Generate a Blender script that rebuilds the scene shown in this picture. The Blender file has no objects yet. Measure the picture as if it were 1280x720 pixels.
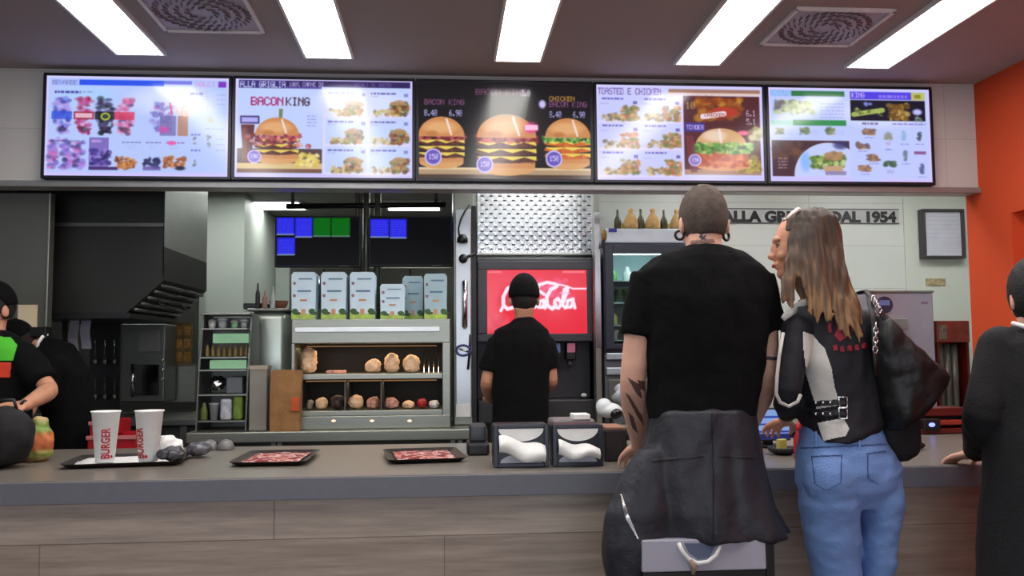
import bpy, bmesh, math, random
import numpy as np
from mathutils import Vector, Matrix, noise
from mathutils.bvhtree import BVHTree

random.seed(7)
RNG = np.random.RandomState(11)
SC = bpy.context.scene
COL = SC.collection
PI = math.pi

# ------------------------------------------------------------------ camera
FPX = 1097.0
_x = Vector((14160, 26, -FPX)).normalized()
_y = Vector((-85, -80, -FPX)); _y -= _x * _y.dot(_x); _y.normalize()
_z = _x.cross(_y)
ROT = Matrix((_x, _y, _z))            # camera -> world
CAM = Vector((0, 0, 1.38))
cd = bpy.data.cameras.new('camera'); cam = bpy.data.objects.new('camera', cd); COL.objects.link(cam)
cam.matrix_world = Matrix.Translation(CAM) @ ROT.to_4x4()
cd.sensor_width = 36; cd.lens = 36 * FPX / 1280; cd.clip_start = 0.05; cd.clip_end = 100
SC.camera = cam

# ------------------------------------------------------------------ light and exposure
SC.view_settings.view_transform = 'Standard'
SC.view_settings.look = 'None'
SC.view_settings.gamma = 1
SC.view_settings.use_curve_mapping = False
SC.view_settings.exposure = 0.0
try:
    SC.cycles.use_denoising = True
    SC.cycles.max_bounces = 7
    SC.cycles.sample_clamp_indirect = 6
except Exception:
    pass
TUBE = 11.0            # ceiling light panels over the counter
KTUBE = 9.0            # kitchen ceiling light panels
DAY = 125               # daylight through the shop front behind the camera
w = bpy.data.worlds.new('world'); SC.world = w; w.use_nodes = True
w.node_tree.nodes['Background'].inputs[0].default_value = (0.62, 0.74, 1.0, 1)
w.node_tree.nodes['Background'].inputs[1].default_value = 0.25

def area(name, loc, size, power, color=(1, 1, 1), rot=(0, 0, 0), parent=None):
    l = bpy.data.lights.new(name, 'AREA'); l.shape = 'RECTANGLE'; l.size, l.size_y = size
    l.energy = power; l.color = color
    o = bpy.data.objects.new(name, l); COL.objects.link(o); o.location = loc; o.rotation_euler = rot
    if parent: o.parent = parent; o.location = Vector(loc) - wloc(parent)
    return o
WL = {}
def wloc(o): return WL.get(o.name, Vector((0, 0, 0)))
area('shopfront_daylight', (-0.5, -4.6, 1.5), (6.0, 2.4), DAY, (0.84, 0.9, 1.0), (PI / 2, 0, 0))

# ------------------------------------------------------------------ pixel rays
def ray(x, y): return ROT @ Vector((x - 640, 360 - y, -FPX))
def at(x, y, Y): d = ray(x, y); return CAM + d * (Y / d.y)
def atz(x, y, z): d = ray(x, y); return CAM + d * ((z - CAM.z) / d.z)

# ------------------------------------------------------------------ materials
def lin(c):
    r = []
    for v in c[:3]:
        v = v / 255
        r.append(v / 12.92 if v <= .04045 else ((v + .055) / 1.055) ** 2.4)
    return r
MATS = {}
def mat(name, col, rough=.6, metal=0., var=.06, scale=12., bump=0., bscale=60., stretch=(1, 1, 1), spec=.5, coat=0., sheen=0.):
    if name in MATS: return MATS[name]
    m = bpy.data.materials.new(name); m.use_nodes = True; nt = m.node_tree
    b = nt.nodes['Principled BSDF']
    b.inputs['Roughness'].default_value = rough; b.inputs['Metallic'].default_value = metal
    b.inputs['Specular IOR Level'].default_value = spec
    b.inputs['Coat Weight'].default_value = coat
    b.inputs['Sheen Weight'].default_value = sheen
    c = lin(col)
    tc = nt.nodes.new('ShaderNodeTexCoord'); mp = nt.nodes.new('ShaderNodeMapping')
    mp.inputs['Scale'].default_value = stretch
    nt.links.new(tc.outputs['Object'], mp.inputs[0])
    n = nt.nodes.new('ShaderNodeTexNoise'); n.inputs['Scale'].default_value = scale; n.inputs['Detail'].default_value = 4
    nt.links.new(mp.outputs[0], n.inputs['Vector'])
    r = nt.nodes.new('ShaderNodeValToRGB')
    r.color_ramp.elements[0].position = .3; r.color_ramp.elements[1].position = .7
    r.color_ramp.elements[0].color = (*[v * (1 - var) for v in c], 1)
    r.color_ramp.elements[1].color = (*[min(1, v * (1 + var)) for v in c], 1)
    nt.links.new(n.outputs[0], r.inputs[0]); nt.links.new(r.outputs[0], b.inputs['Base Color'])
    if bump:
        n2 = nt.nodes.new('ShaderNodeTexNoise'); n2.inputs['Scale'].default_value = bscale; n2.inputs['Detail'].default_value = 3
        nt.links.new(mp.outputs[0], n2.inputs['Vector'])
        bp = nt.nodes.new('ShaderNodeBump'); bp.inputs['Strength'].default_value = bump; bp.inputs['Distance'].default_value = .01
        nt.links.new(n2.outputs[0], bp.inputs['Height']); nt.links.new(bp.outputs[0], b.inputs['Normal'])
    MATS[name] = m; return m
def emis(name, col, s):
    if name in MATS: return MATS[name]
    m = bpy.data.materials.new(name); m.use_nodes = True; nt = m.node_tree; nt.nodes.clear()
    e = nt.nodes.new('ShaderNodeEmission'); e.inputs[0].default_value = (*lin(col), 1); e.inputs[1].default_value = s
    o = nt.nodes.new('ShaderNodeOutputMaterial'); nt.links.new(e.outputs[0], o.inputs[0])
    MATS[name] = m; return m
def display_mat(name, s=1.0, spec=.5):
    if name in MATS: return MATS[name]
    m = bpy.data.materials.new(name); m.use_nodes = True; nt = m.node_tree; b = nt.nodes['Principled BSDF']
    a = nt.nodes.new('ShaderNodeAttribute'); a.attribute_name = 'picture'
    b.inputs['Base Color'].default_value = (.01, .01, .012, 1); b.inputs['Roughness'].default_value = .16; b.inputs['Specular IOR Level'].default_value = spec
    nt.links.new(a.outputs['Color'], b.inputs['Emission Color']); b.inputs['Emission Strength'].default_value = s
    MATS[name] = m; return m

M = {}
M['steel'] = mat('brushed_steel', (150, 152, 142), .36, .85, .05, 6, .04, 120, (1, 1, 12))
M['steel_dark'] = mat('worn_dark_steel', (112, 114, 110), .42, .8, .1, 5)
M['hood'] = mat('dark_hood_steel', (52, 53, 50), .45, .6, .1, 3)
M['black'] = mat('black_plastic', (18, 18, 20), .45, 0, .1)
M['black_matte'] = mat('black_matte', (12, 12, 13), .8, 0, .1)
M['grey_plastic'] = mat('grey_plastic', (120, 120, 118), .5)
M['white_plastic'] = mat('white_plastic', (225, 225, 222), .4)
M['white_paper'] = mat('white_paper', (238, 238, 234), .85, 0, .04, 30)
M['kraft'] = mat('kraft_paper', (150, 110, 66), .85, 0, .2, 14, .6, 25)
M['red'] = mat('red_plastic', (178, 22, 34), .45)
M['darkred'] = mat('dark_red_lacquer', (92, 26, 20), .35, 0, .2, 8)
M['skin'] = mat('light_skin', (222, 172, 148), .55, 0, .08, 18, .05, 200)
M['skin_tan'] = mat('tan_skin', (208, 150, 120), .55, 0, .08, 18, .05, 200)
M['shirt'] = mat('black_cotton', (9, 9, 10), .95, 0, .15, 9, .35, 45, sheen=.0, spec=.2)
M['trouser'] = mat('black_trousers', (16, 16, 18), .9, 0, .15, 9, .3, 40)
M['leather'] = mat('charcoal_leather', (38, 39, 46), .55, 0, .25, 6, .6, 22)
M['leather_black'] = mat('black_leather', (13, 13, 14), .5, 0, .2, 6, .45, 26)
M['chrome'] = mat('chrome_metal', (210, 210, 212), .18, 1.0, .03)
M['glass_dark'] = mat('dark_oven_glass', (10, 10, 12), .12, 0, .05)

# ------------------------------------------------------------------ object helpers
def tag(o, label=None, cat=None, group=None, kind=None):
    if label: o['label'] = label
    if cat: o['category'] = cat
    if group: o['group'] = group
    if kind: o['kind'] = kind
    return o
def thing(name, label, cat, loc=(0, 0, 0), group=None):
    o = bpy.data.objects.new(name, None); o.empty_display_size = .05; COL.objects.link(o); o.location = loc
    WL[o.name] = Vector(loc); return tag(o, label, cat, group)
def dup(root, off, label=None, parent=None):
    c = root.copy(); COL.objects.link(c)
    if parent is None:
        c.location = root.location + Vector(off); WL[c.name] = wloc(root) + Vector(off)
    else: c.parent = parent; WL[c.name] = wloc(parent)
    if label: c['label'] = label
    for ch in root.children: dup(ch, (0, 0, 0), None, c)
    return c

class MB:
    def __init__(s): s.bm = bmesh.new()
    def box(s, x0, x1, y0, y1, z0, z1, bev=0., seg=2, rz=0., rx=0.):
        r = bmesh.ops.create_cube(s.bm, size=1); vs = r['verts']
        c = Vector(((x0 + x1) / 2, (y0 + y1) / 2, (z0 + z1) / 2)); d = (abs(x1 - x0), abs(y1 - y0), abs(z1 - z0))
        R = Matrix.Rotation(rz, 3, 'Z') @ Matrix.Rotation(rx, 3, 'X')
        for v in vs: v.co = c + R @ Vector((v.co.x * d[0], v.co.y * d[1], v.co.z * d[2]))
        if bev:
            es = list({e for v in vs for e in v.link_edges})
            bmesh.ops.bevel(s.bm, geom=es, offset=min(bev, min(d) * .45), segments=seg, profile=.5, affect='EDGES')
        return s
    def pbox(s, x0, x1, y0, y1, Y0, Y1, bev=.003, **k):
        ym, xm = (y0 + y1) / 2, (x0 + x1) / 2
        return s.box(at(x0, ym, Y0).x, at(x1, ym, Y0).x, Y0, Y1, at(xm, y1, Y0).z, at(xm, y0, Y0).z, bev, **k)
    def tube(s, pts, rad, n=12, flat=1., side=None, caps=True):
        pts = [Vector(p) for p in pts]
        if not hasattr(rad, '__len__'): rad = [rad] * len(pts)
        rings = []; up = Vector(side) if side else None
        for i, p in enumerate(pts):
            a = pts[max(i - 1, 0)]; b = pts[min(i + 1, len(pts) - 1)]; t = (b - a)
            if t.length < 1e-9: t = Vector((0, 0, 1))
            t.normalize()
            if up is None: up = Vector((1, 0, 0)) if abs(t.x) < .8 else Vector((0, 1, 0))
            u = (up - t * up.dot(t))
            if u.length < 1e-4: u = t.orthogonal()
            u.normalize(); v = t.cross(u)
            if side is None: up = u
            rings.append([s.bm.verts.new(p + (u * math.cos(2 * PI * k / n) + v * math.sin(2 * PI * k / n) * flat) * rad[i]) for k in range(n)])
        s._skin(rings, caps); return s
    def _skin(s, rings, caps=True):
        n = len(rings[0])
        for a, b in zip(rings, rings[1:]):
            for k in range(n): s.bm.faces.new((a[k], a[(k + 1) % n], b[(k + 1) % n], b[k]))
        if caps: s.bm.faces.new(rings[0][::-1]); s.bm.faces.new(rings[-1])
    def loft(s, rows, n=32, e=2.2, side=(1, 0, 0), fold=None, caps=True, level=False):
        """rows: (centre, rx, ry); rings lie across the path"""
        rings = []; side = Vector(side).normalized()
        for i, (c, rx, ry) in enumerate(rows):
            a = rows[max(i - 1, 0)][0]; b = rows[min(i + 1, len(rows) - 1)][0]; t = (Vector(b) - Vector(a)).normalized()
            if level: t = Vector((0, 0, math.copysign(1, t.z)))
            u = (side - t * side.dot(t)).normalized(); v = t.cross(u); ring = []
            for k in range(n):
                th = 2 * PI * k / n; cx, sy = math.cos(th), math.sin(th)
                px = math.copysign(abs(cx) ** (2 / e), cx) * rx; py = math.copysign(abs(sy) ** (2 / e), sy) * ry
                f = 1 + (fold(th, i / (len(rows) - 1)) if fold else 0)
                ring.append(s.bm.verts.new(Vector(c) + (u * px + v * py) * f))
            rings.append(ring)
        s._skin(rings, caps); return s
    def ploft(s, rows, **k):
        """rows: (xL, xR, y, Y, ry) with the outline taken at depth Y"""
        r = []
        for xl, xr, y, Y, ry in rows:
            a, b = at(xl, y, Y), at(xr, y, Y); r.append(((a + b) / 2, (b - a).length / 2, ry))
        return s.loft(r, level=True, **k)
    def ell(s, c, r, R=None, nu=20, nv=12):
        q = bmesh.ops.create_uvsphere(s.bm, u_segments=nu, v_segments=nv, radius=1)
        R = R or Matrix.Identity(3); c = Vector(c)
        for v in q['verts']: v.co = c + R @ Vector((v.co.x * r[0], v.co.y * r[1], v.co.z * r[2]))
        return s
    def lathe(s, c, prof, n=24, caps=True):
        c = Vector(c)
        s._skin([[s.bm.verts.new(c + Vector((r * math.cos(2 * PI * k / n), r * math.sin(2 * PI * k / n), z))) for k in range(n)] for r, z in prof], caps)
        return s
    def prism(s, poly, y0, y1, axis='Y'):
        f = (lambda p, q: Vector((p[0], q, p[1]))) if axis == 'Y' else (lambda p, q: Vector((q, p[0], p[1]))) if axis == 'X' else (lambda p, q: Vector((p[0], p[1], q)))
        s._skin([[s.bm.verts.new(f(p, y0)) for p in poly], [s.bm.verts.new(f(p, y1)) for p in poly]]); return s
    def build(s, name, m, parent=None, smooth=False, auto=False, kind=None):
        bmesh.ops.recalc_face_normals(s.bm, faces=s.bm.faces[:])
        me = bpy.data.meshes.new(name); vs = [v.co for v in s.bm.verts]
        if parent is not None: off = wloc(parent)
        else:
            a = [min(v[i] for v in vs) for i in range(3)]; b = [max(v[i] for v in vs) for i in range(3)]
            off = Vector(((a[0] + b[0]) / 2, (a[1] + b[1]) / 2, a[2]))
        for v in s.bm.verts: v.co -= off
        s.bm.to_mesh(me); s.bm.free()
        if smooth or auto:
            me.polygons.foreach_set('use_smooth', [True] * len(me.polygons))
            if auto: me.set_sharp_from_angle(angle=math.radians(38))
        me.materials.append(m)
        o = bpy.data.objects.new(name, me); COL.objects.link(o)
        if parent is not None: o.parent = parent
        else: o.location = off
        WL[o.name] = off.copy()
        if kind: o['kind'] = kind
        return o
    def melt(s, name, m, parent=None, voxel=.005, it=5, disp=None):
        """join the overlapping closed volumes into one continuous smooth surface"""
        me = bpy.data.meshes.new('tmp'); bmesh.ops.recalc_face_normals(s.bm, faces=s.bm.faces[:]); s.bm.to_mesh(me); s.bm.free()
        t = bpy.data.objects.new('tmp', me); COL.objects.link(t)
        r = t.modifiers.new('r', 'REMESH'); r.mode = 'VOXEL'; r.voxel_size = voxel; r.adaptivity = 0
        if it: k = t.modifiers.new('s', 'SMOOTH'); k.factor = .5; k.iterations = it
        dg = bpy.context.evaluated_depsgraph_get(); n = bpy.data.meshes.new_from_object(t.evaluated_get(dg))
        bpy.data.objects.remove(t); bpy.data.meshes.remove(me)
        b = bmesh.new(); b.from_mesh(n); bpy.data.meshes.remove(n)
        if disp:
            b.normal_update()
            mv = [(v, v.normal * disp(v.co, v.normal)) for v in b.verts]
            for v, d in mv: v.co += d
        q = MB.__new__(MB); q.bm = b
        return q.build(name, m, parent, smooth=True)

def mesh_world(o):
    me = o.data; off = wloc(o) if o.parent is None else wloc(o.parent)
    return [v.co + off for v in me.vertices], [tuple(p.vertices) for p in me.polygons]
def inside(poly, x, y):
    c = False; j = len(poly) - 1
    for i in range(len(poly)):
        xi, yi = poly[i]; xj, yj = poly[j]
        if (yi > y) != (yj > y) and x < (xj - xi) * (y - yi) / (yj - yi) + xi: c = not c
        j = i
    return c
TREES = {}
def patch(target, poly, name, m, parent, off=.003, step=1.2):
    """a thin sewn or printed piece lying on the surface of target"""
    if target.name not in TREES: TREES[target.name] = BVHTree.FromPolygons(*mesh_world(target))
    tr = TREES[target.name]
    xs = [p[0] for p in poly]; ys = [p[1] for p in poly]; bm = bmesh.new(); g = {}
    nx = int((max(xs) - min(xs)) / step) + 2; ny = int((max(ys) - min(ys)) / step) + 2
    for i in range(nx):
        for j in range(ny):
            x = min(xs) + i * step; y = min(ys) + j * step
            if not inside(poly, x, y): continue
            d = ray(x, y).normalized(); h = tr.ray_cast(CAM, d)
            if h[0] is None: continue
            nn = h[1] if h[1].dot(d) < 0 else -h[1]
            g[i, j] = (bm.verts.new(h[0] + nn * off), bm.verts.new(h[0] - nn * .001))
    for (i, j), v in list(g.items()):
        q = [(i, j), (i + 1, j), (i + 1, j + 1), (i, j + 1)]
        if all(k in g for k in q):
            pts = [g[k][0].co for k in q]
            if max((pts[a] - pts[a - 1]).length for a in range(4)) < .03: bm.faces.new([g[k][0] for k in q])
    bmesh.ops.delete(bm, geom=[v for v in bm.verts if not v.link_faces], context='VERTS')
    if not bm.faces: bm.free(); return None
    r = bmesh.ops.extrude_face_region(bm, geom=bm.faces[:])
    for v in [e for e in r['geom'] if isinstance(e, bmesh.types.BMVert)]: v.co += (CAM - v.co).normalized() * .0012
    q = MB.__new__(MB); q.bm = bm
    return q.build(name, m, parent, smooth=True)

def words(txt, h, m, name, parent, loc, depth=.002, sx=1., rot=(PI / 2, 0, 0), bold=0., align='LEFT'):
    c = bpy.data.curves.new('t', 'FONT'); c.body = txt; c.size = h / .72; c.extrude = depth / 2; c.offset = bold; c.align_x = align
    t = bpy.data.objects.new('t', c); COL.objects.link(t)
    me = bpy.data.meshes.new_from_object(t.evaluated_get(bpy.context.evaluated_depsgraph_get()))
    bpy.data.objects.remove(t)
    R = Matrix.Rotation(rot[2], 4, 'Z') @ Matrix.Rotation(rot[1], 4, 'Y') @ Matrix.Rotation(rot[0], 4, 'X')
    me.transform(Matrix.Translation(Vector(loc) - (wloc(parent) if parent else Vector())) @ R @ Matrix.Diagonal((sx, 1, 1, 1)))
    me.materials.clear(); me.materials.append(m); me.name = name
    o = bpy.data.objects.new(name, me); COL.objects.link(o)
    if parent: o.parent = parent
    return o

# ------------------------------------------------------------------ raster pictures for the lit displays
FONT = {'A': '0E11111F111111', 'B': '1E11111E11111E', 'C': '0E11101010110E', 'D': '1E11111111111E', 'E': '1F10101E10101F', 'F': '1F10101E101010',
 'G': '0E11101713110E', 'H': '1111111F111111', 'I': '0E04040404040E', 'K': '11121418141211', 'L': '1010101010101F', 'M': '111B1515111111',
 'N': '11191513111111', 'O': '0E11111111110E', 'P': '1E11111E101010', 'R': '1E11111E141211', 'S': '0F10100E01011E', 'T': '1F040404040404',
 'U': '1111111111110E', 'V': '11111111110A04', 'W': '11111115151B11', 'Z': '1F01020408101F', '0': '0E11131519110E', '1': '040C040404040E',
 '2': '0E11010204081F', '3': '1F02040201110E', '4': '02060A121F0202', '5': '1F101E0101110E', '6': '0608101E11110E', '7': '1F010204080808', '8': '0E11110E11110E', '9': '0E11110F01020C',
 '%': '18190204081303', '.': '00000000000C0C', ' ': '00000000000000', "'": '04040800000000'}
class Pic:
    K = 3.0
    def __init__(s, w, h, bg):
        s.w, s.h = w, h; s.W, s.H = int(w * s.K), int(h * s.K)
        s.a = np.ones((s.H, s.W, 3)) * np.array(bg, float)
        s.Y, s.X = np.mgrid[0:s.H, 0:s.W]; s.X = (s.X + .5) / s.K; s.Y = (s.Y + .5) / s.K
    def put(s, m, c, al=1.):
        m = m.astype(float)[..., None] * al; s.a = s.a * (1 - m) + np.array(c, float) * m
    def rect(s, x0, y0, x1, y1, c, al=1.): s.put((s.X >= x0) & (s.X < x1) & (s.Y >= y0) & (s.Y < y1), c, al)
    def ell(s, cx, cy, rx, ry, c, al=1., top=False, bot=False):
        m = ((s.X - cx) / rx) ** 2 + ((s.Y - cy) / ry) ** 2 < 1
        if top: m &= s.Y < cy
        if bot: m &= s.Y > cy
        s.put(m, c, al)
    def soft(s, cx, cy, rx, ry, c, al=1.):
        ox, oy = s.X[0, 0], s.Y[0, 0]; k = s.K
        i0, i1 = max(0, int((cy - ry * 1.2 - oy) * k)), max(0, int((cy + ry * 1.2 - oy) * k) + 2)
        j0, j1 = max(0, int((cx - rx * 1.2 - ox) * k)), max(0, int((cx + rx * 1.2 - ox) * k) + 2)
        X, Y = s.X[i0:i1, j0:j1], s.Y[i0:i1, j0:j1]
        if not X.size: return
        m = np.clip(1.3 - ((X - cx) / rx) ** 2 - ((Y - cy) / ry) ** 2, 0, 1)[..., None] * al
        s.a[i0:i1, j0:j1] = s.a[i0:i1, j0:j1] * (1 - m) + np.array(c, float) * m
    def poly(s, pts, c, al=1.):
        m = np.zeros(s.X.shape, bool); j = len(pts) - 1
        for i in range(len(pts)):
            xi, yi = pts[i]; xj, yj = pts[j]
            if yi != yj: m ^= ((yi > s.Y) != (yj > s.Y)) & (s.X < (xj - xi) * (s.Y - yi) / (yj - yi) + xi)
            j = i
        s.put(m, c, al)
    def line(s, pts, wd, c, al=1.):
        m = np.zeros(s.X.shape, bool)
        for (x0, y0), (x1, y1) in zip(pts, pts[1:]):
            dx, dy = x1 - x0, y1 - y0; L = dx * dx + dy * dy + 1e-9
            t = np.clip(((s.X - x0) * dx + (s.Y - y0) * dy) / L, 0, 1)
            m |= (s.X - x0 - t * dx) ** 2 + (s.Y - y0 - t * dy) ** 2 < (wd / 2) ** 2
        s.put(m, c, al)
    def text(s, x, y, h, txt, c, wd=None, al=1.):
        wd = wd or h * .62; px = wd / 5.6; py = h / 7
        for ch in txt:
            g = FONT.get(ch, FONT[' '])
            for r in range(7):
                b = int(g[2 * r:2 * r + 2], 16)
                for k in range(5):
                    if b >> (4 - k) & 1: s.rect(x + k * px, y + r * py, x + (k + 1.15) * px, y + (r + 1.05) * py, c, al)
            x += wd
    def fuzz(s, x0, y0, x1, y1, cols, n, r=2.5, al=.8):
        for _ in range(n):
            s.soft(RNG.uniform(x0, x1), RNG.uniform(y0, y1), r * RNG.uniform(.5, 1.2), r * RNG.uniform(.4, 1), cols[RNG.randint(len(cols))], al)
    def dashes(s, x0, y0, x1, rows, c, gap=3.2, h=1., al=.6):
        for i in range(rows):
            x = x0
            while x < x1: l = RNG.uniform(2, 7); s.rect(x, y0 + i * gap, min(x + l, x1), y0 + i * gap + h, c, al); x += l + 1.2
    def burger(s, cx, b, wd, ht, kind='beef'):
        W2 = wd / 2; T = b - ht
        s.ell(cx, b - ht * .1, W2 * .86, ht * .13, (214, 160, 104))
        s.rect(cx - W2 * .86, b - ht * .2, cx + W2 * .86, b - ht * .1, (205, 142, 88))
        nl = 3 if ht > 40 else 2
        y = b - ht * .2; lh = (ht * .38) / nl
        for i in range(nl):
            s.ell(cx, y - lh * .35, W2 * .95, lh * .5, (88, 48, 40) if kind == 'beef' else (206, 104, 48))
            s.fuzz(cx - W2 * .85, y - lh * .7, cx + W2 * .85, y, [(64, 34, 32), (120, 64, 50)] if kind == 'beef' else [(226, 130, 60), (180, 80, 40)], int(wd / 3), lh * .25)
            pts = [(cx - W2 * .9, y - lh * .75)]
            k = 5
            for q in range(k + 1): pts.append((cx - W2 * .9 + 1.8 * W2 * q / k, y - lh * (.2 if q % 2 else .65)))
            pts += [(cx + W2 * .9, y - lh * .8)]
            s.poly(pts, (232, 206, 92)); y -= lh
        if kind == 'salad' or kind == 'chicken':
            s.fuzz(cx - W2, y - ht * .06, cx + W2, y + ht * .05, [(96, 156, 60), (170, 206, 120), (60, 110, 50)], int(wd), ht * .05)
        else:
            s.fuzz(cx - W2 * .95, y - ht * .07, cx + W2 * .95, y + ht * .03, [(150, 44, 52), (196, 92, 92), (110, 30, 40)], int(wd * .9), ht * .05)
        s.rect(cx - W2 * .9, y - ht * .06, cx + W2 * .9, y - ht * .035, (240, 214, 200), .7)
        s.ell(cx, y - ht * .04, W2 * .9, (y - T) * .95, (204, 138, 84), 1, top=True)
        s.soft(cx - W2 * .05, y - ht * .22, W2 * .7, ht * .14, (230, 178, 124), .8)
        s.soft(cx - W2 * .35, y - ht * .1, W2 * .25, ht * .06, (180, 108, 60), .6)
        s.line([(cx + W2 * .2, T + ht * .03), (cx + W2 * .38, y - ht * .08)], wd * .04, (248, 232, 236), .8)
    def finish(s):
        a = s.a
        for _ in range(4):
            for ax in (0, 1): a = (np.roll(a, 1, ax) + 2 * a + np.roll(a, -1, ax)) / 4
        return a
def display(name, pic, x0, x1, z0, z1, Y, m, parent, skew=0.):
    """a lit flat panel; the picture is a colour per point of its fine grid"""
    a = pic.finish(); W = int(pic.w * 1.5); H = int(pic.h * 1.5)
    ys = np.clip((np.linspace(0, 1, H) * (a.shape[0] - 1)).astype(int), 0, a.shape[0] - 1)
    xs = np.clip((np.linspace(0, 1, W) * (a.shape[1] - 1)).astype(int), 0, a.shape[1] - 1)
    img = a[ys][:, xs] / 255; img = np.clip(img, 0, 1)
    img = np.where(img <= .04045, img / 12.92, ((img + .055) / 1.055) ** 2.4)
    off = wloc(parent)
    U, V = np.meshgrid(np.linspace(x0, x1, W), np.linspace(z1, z0, H))
    co = np.stack([U - off.x, np.full_like(U, Y - off.y), V - off.z], -1).reshape(-1, 3)
    i = np.arange(W * H).reshape(H, W)
    f = np.stack([i[1:, :-1], i[1:, 1:], i[:-1, 1:], i[:-1, :-1]], -1).reshape(-1)
    me = bpy.data.meshes.new(name); n = len(f) // 4
    me.vertices.add(W * H); me.vertices.foreach_set('co', co.ravel())
    me.loops.add(len(f)); me.loops.foreach_set('vertex_index', f)
    me.polygons.add(n); me.polygons.foreach_set('loop_start', np.arange(0, len(f), 4)); me.polygons.foreach_set('loop_total', np.full(n, 4))
    me.update(); ca = me.color_attributes.new('picture', 'FLOAT_COLOR', 'POINT')
    ca.data.foreach_set('color', np.concatenate([img.reshape(-1, 3), np.ones((W * H, 1))], 1).ravel())
    me.materials.append(m); o = bpy.data.objects.new(name, me); COL.objects.link(o); o.parent = parent
    return o

# ================================================================== SETTING
def tilemat(name, c1, c2, grout, bw, rh, off=.5, mort=.004, rough=.45, axes='XZ', noise_amt=.25, stretch=(1.5, 1, 30)):
    m = bpy.data.materials.new(name); m.use_nodes = True; nt = m.node_tree; b = nt.nodes['Principled BSDF']; b.inputs['Roughness'].default_value = rough
    tc = nt.nodes.new('ShaderNodeTexCoord'); sp = nt.nodes.new('ShaderNodeSeparateXYZ'); cb = nt.nodes.new('ShaderNodeCombineXYZ')
    nt.links.new(tc.outputs['Object'], sp.inputs[0]); nt.links.new(sp.outputs[axes[0]], cb.inputs[0]); nt.links.new(sp.outputs[axes[1]], cb.inputs[1])
    br = nt.nodes.new('ShaderNodeTexBrick'); br.offset = off
    br.inputs['Color1'].default_value = (*lin(c1), 1); br.inputs['Color2'].default_value = (*lin(c2), 1); br.inputs['Mortar'].default_value = (*lin(grout), 1)
    br.inputs['Scale'].default_value = 1; br.inputs['Brick Width'].default_value = bw; br.inputs['Row Height'].default_value = rh
    br.inputs['Mortar Size'].default_value = mort; br.inputs['Mortar Smooth'].default_value = .3
    nt.links.new(cb.outputs[0], br.inputs['Vector'])
    mp = nt.nodes.new('ShaderNodeMapping'); mp.inputs['Scale'].default_value = stretch; nt.links.new(tc.outputs['Object'], mp.inputs[0])
    n = nt.nodes.new('ShaderNodeTexNoise'); n.inputs['Scale'].default_value = 1.6; n.inputs['Detail'].default_value = 6; n.inputs['Roughness'].default_value = .65
    nt.links.new(mp.outputs[0], n.inputs['Vector'])
    mr = nt.nodes.new('ShaderNodeMapRange'); mr.inputs['From Min'].default_value = .25; mr.inputs['From Max'].default_value = .75
    mr.inputs['To Min'].default_value = 1 - noise_amt; mr.inputs['To Max'].default_value = 1 + noise_amt; nt.links.new(n.outputs[0], mr.inputs[0])
    mx = nt.nodes.new('ShaderNodeVectorMath'); mx.operation = 'SCALE'; nt.links.new(br.outputs['Color'], mx.inputs[0]); nt.links.new(mr.outputs[0], mx.inputs['Scale'])
    nt.links.new(mx.outputs[0], b.inputs['Base Color']); return m
M['floor'] = tilemat('floor_tiles', (92, 86, 80), (98, 92, 86), (60, 58, 55), .6, .6, 0, .005, .4, 'XY', .1, (3, 3, 3))
M['ceil'] = mat('ceiling_paint', (168, 160, 160), .9, 0, .03, 2)
M['header'] = tilemat('header_tiles', (196, 194, 190), (200, 198, 193), (172, 170, 166), .9, .3, 0, .002, .35, 'XZ', .03, (1, 1, 1))
M['walltile'] = tilemat('cream_wall_tiles', (214, 218, 208), (218, 221, 212), (188, 192, 184), .9, .3, 0, .003, .3, 'XZ', .03, (1, 1, 1))
M['orange'] = mat('orange_wall_paint', (214, 74, 26), .75, 0, .06, 2, .05, 40)
M['orange2'] = mat('red_niche_paint', (176, 40, 22), .75, 0, .06, 2)
M['kwall'] = mat('kitchen_wall_panel', (206, 214, 204), .5, 0, .03, 2)
M['kceil'] = mat('kitchen_ceiling_tile', (130, 128, 122), .9, 0, .04, 3)
M['wood'] = tilemat('grey_brown_wood_laminate', (154, 139, 125), (174, 160, 146), (120, 107, 96), 1.32, .19, .43, .0022, .5, 'XZ', .34, (1.6, 1, 26))
M['worktop'] = mat('grey_stone_worktop', (116, 110, 102), .3, 0, .05, 60, 0, spec=.5)
M['slabedge'] = mat('blue_grey_slab_edge', (106, 106, 114), .5, 0, .04, 40)

def struct(name, mb, m, **k): return mb.build(name, m, kind='structure', **k)
XR = 2.955
struct('floor', MB().box(-4.7, 4.2, -5, 8.5, -.1, 0), M['floor'])
struct('ceiling', MB().box(-4.7, 3.2, -5, 4.6, 2.85, 2.95), M['ceil'])
struct('ceiling_kitchen', MB().box(-4.7, 4.2, 4.72, 8.5, 2.64, 2.72), M['kceil'])
struct('wall_left', MB().box(-4.7, -4.6, -5, 8.4, 0, 2.95), M['header'])
struct('wall_back', MB().box(-4.6, 1.0, 8.3, 8.4, 0, 2.72), M['kwall'])
struct('wall_front', MB().box(-4.6, XR, 4.6, 4.72, 2.238, 2.85), M['header'])
struct('trim_1', MB().box(-4.6, XR, 4.572, 4.6, 2.232, 2.264, .004), mat('header_trim', (150, 150, 150), .4, .5))
d = ray(1264, 266); tt = XR / d.x; yn, zn = d.y * tt, 1.38 + d.z * tt
mb = MB(); mb.box(XR, XR + .1, yn, 4.72, 0, 2.95); mb.box(XR, XR + .1, -5, yn, zn, 2.95); mb.box(XR, XR + .1, -5, yn, 0, .9)
struct('wall_right', mb, M['orange'])
struct('wall_right_niche', MB().box(XR + .1, XR + .2, -5, yn + .05, .85, zn + .05), M['orange2'])
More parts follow.
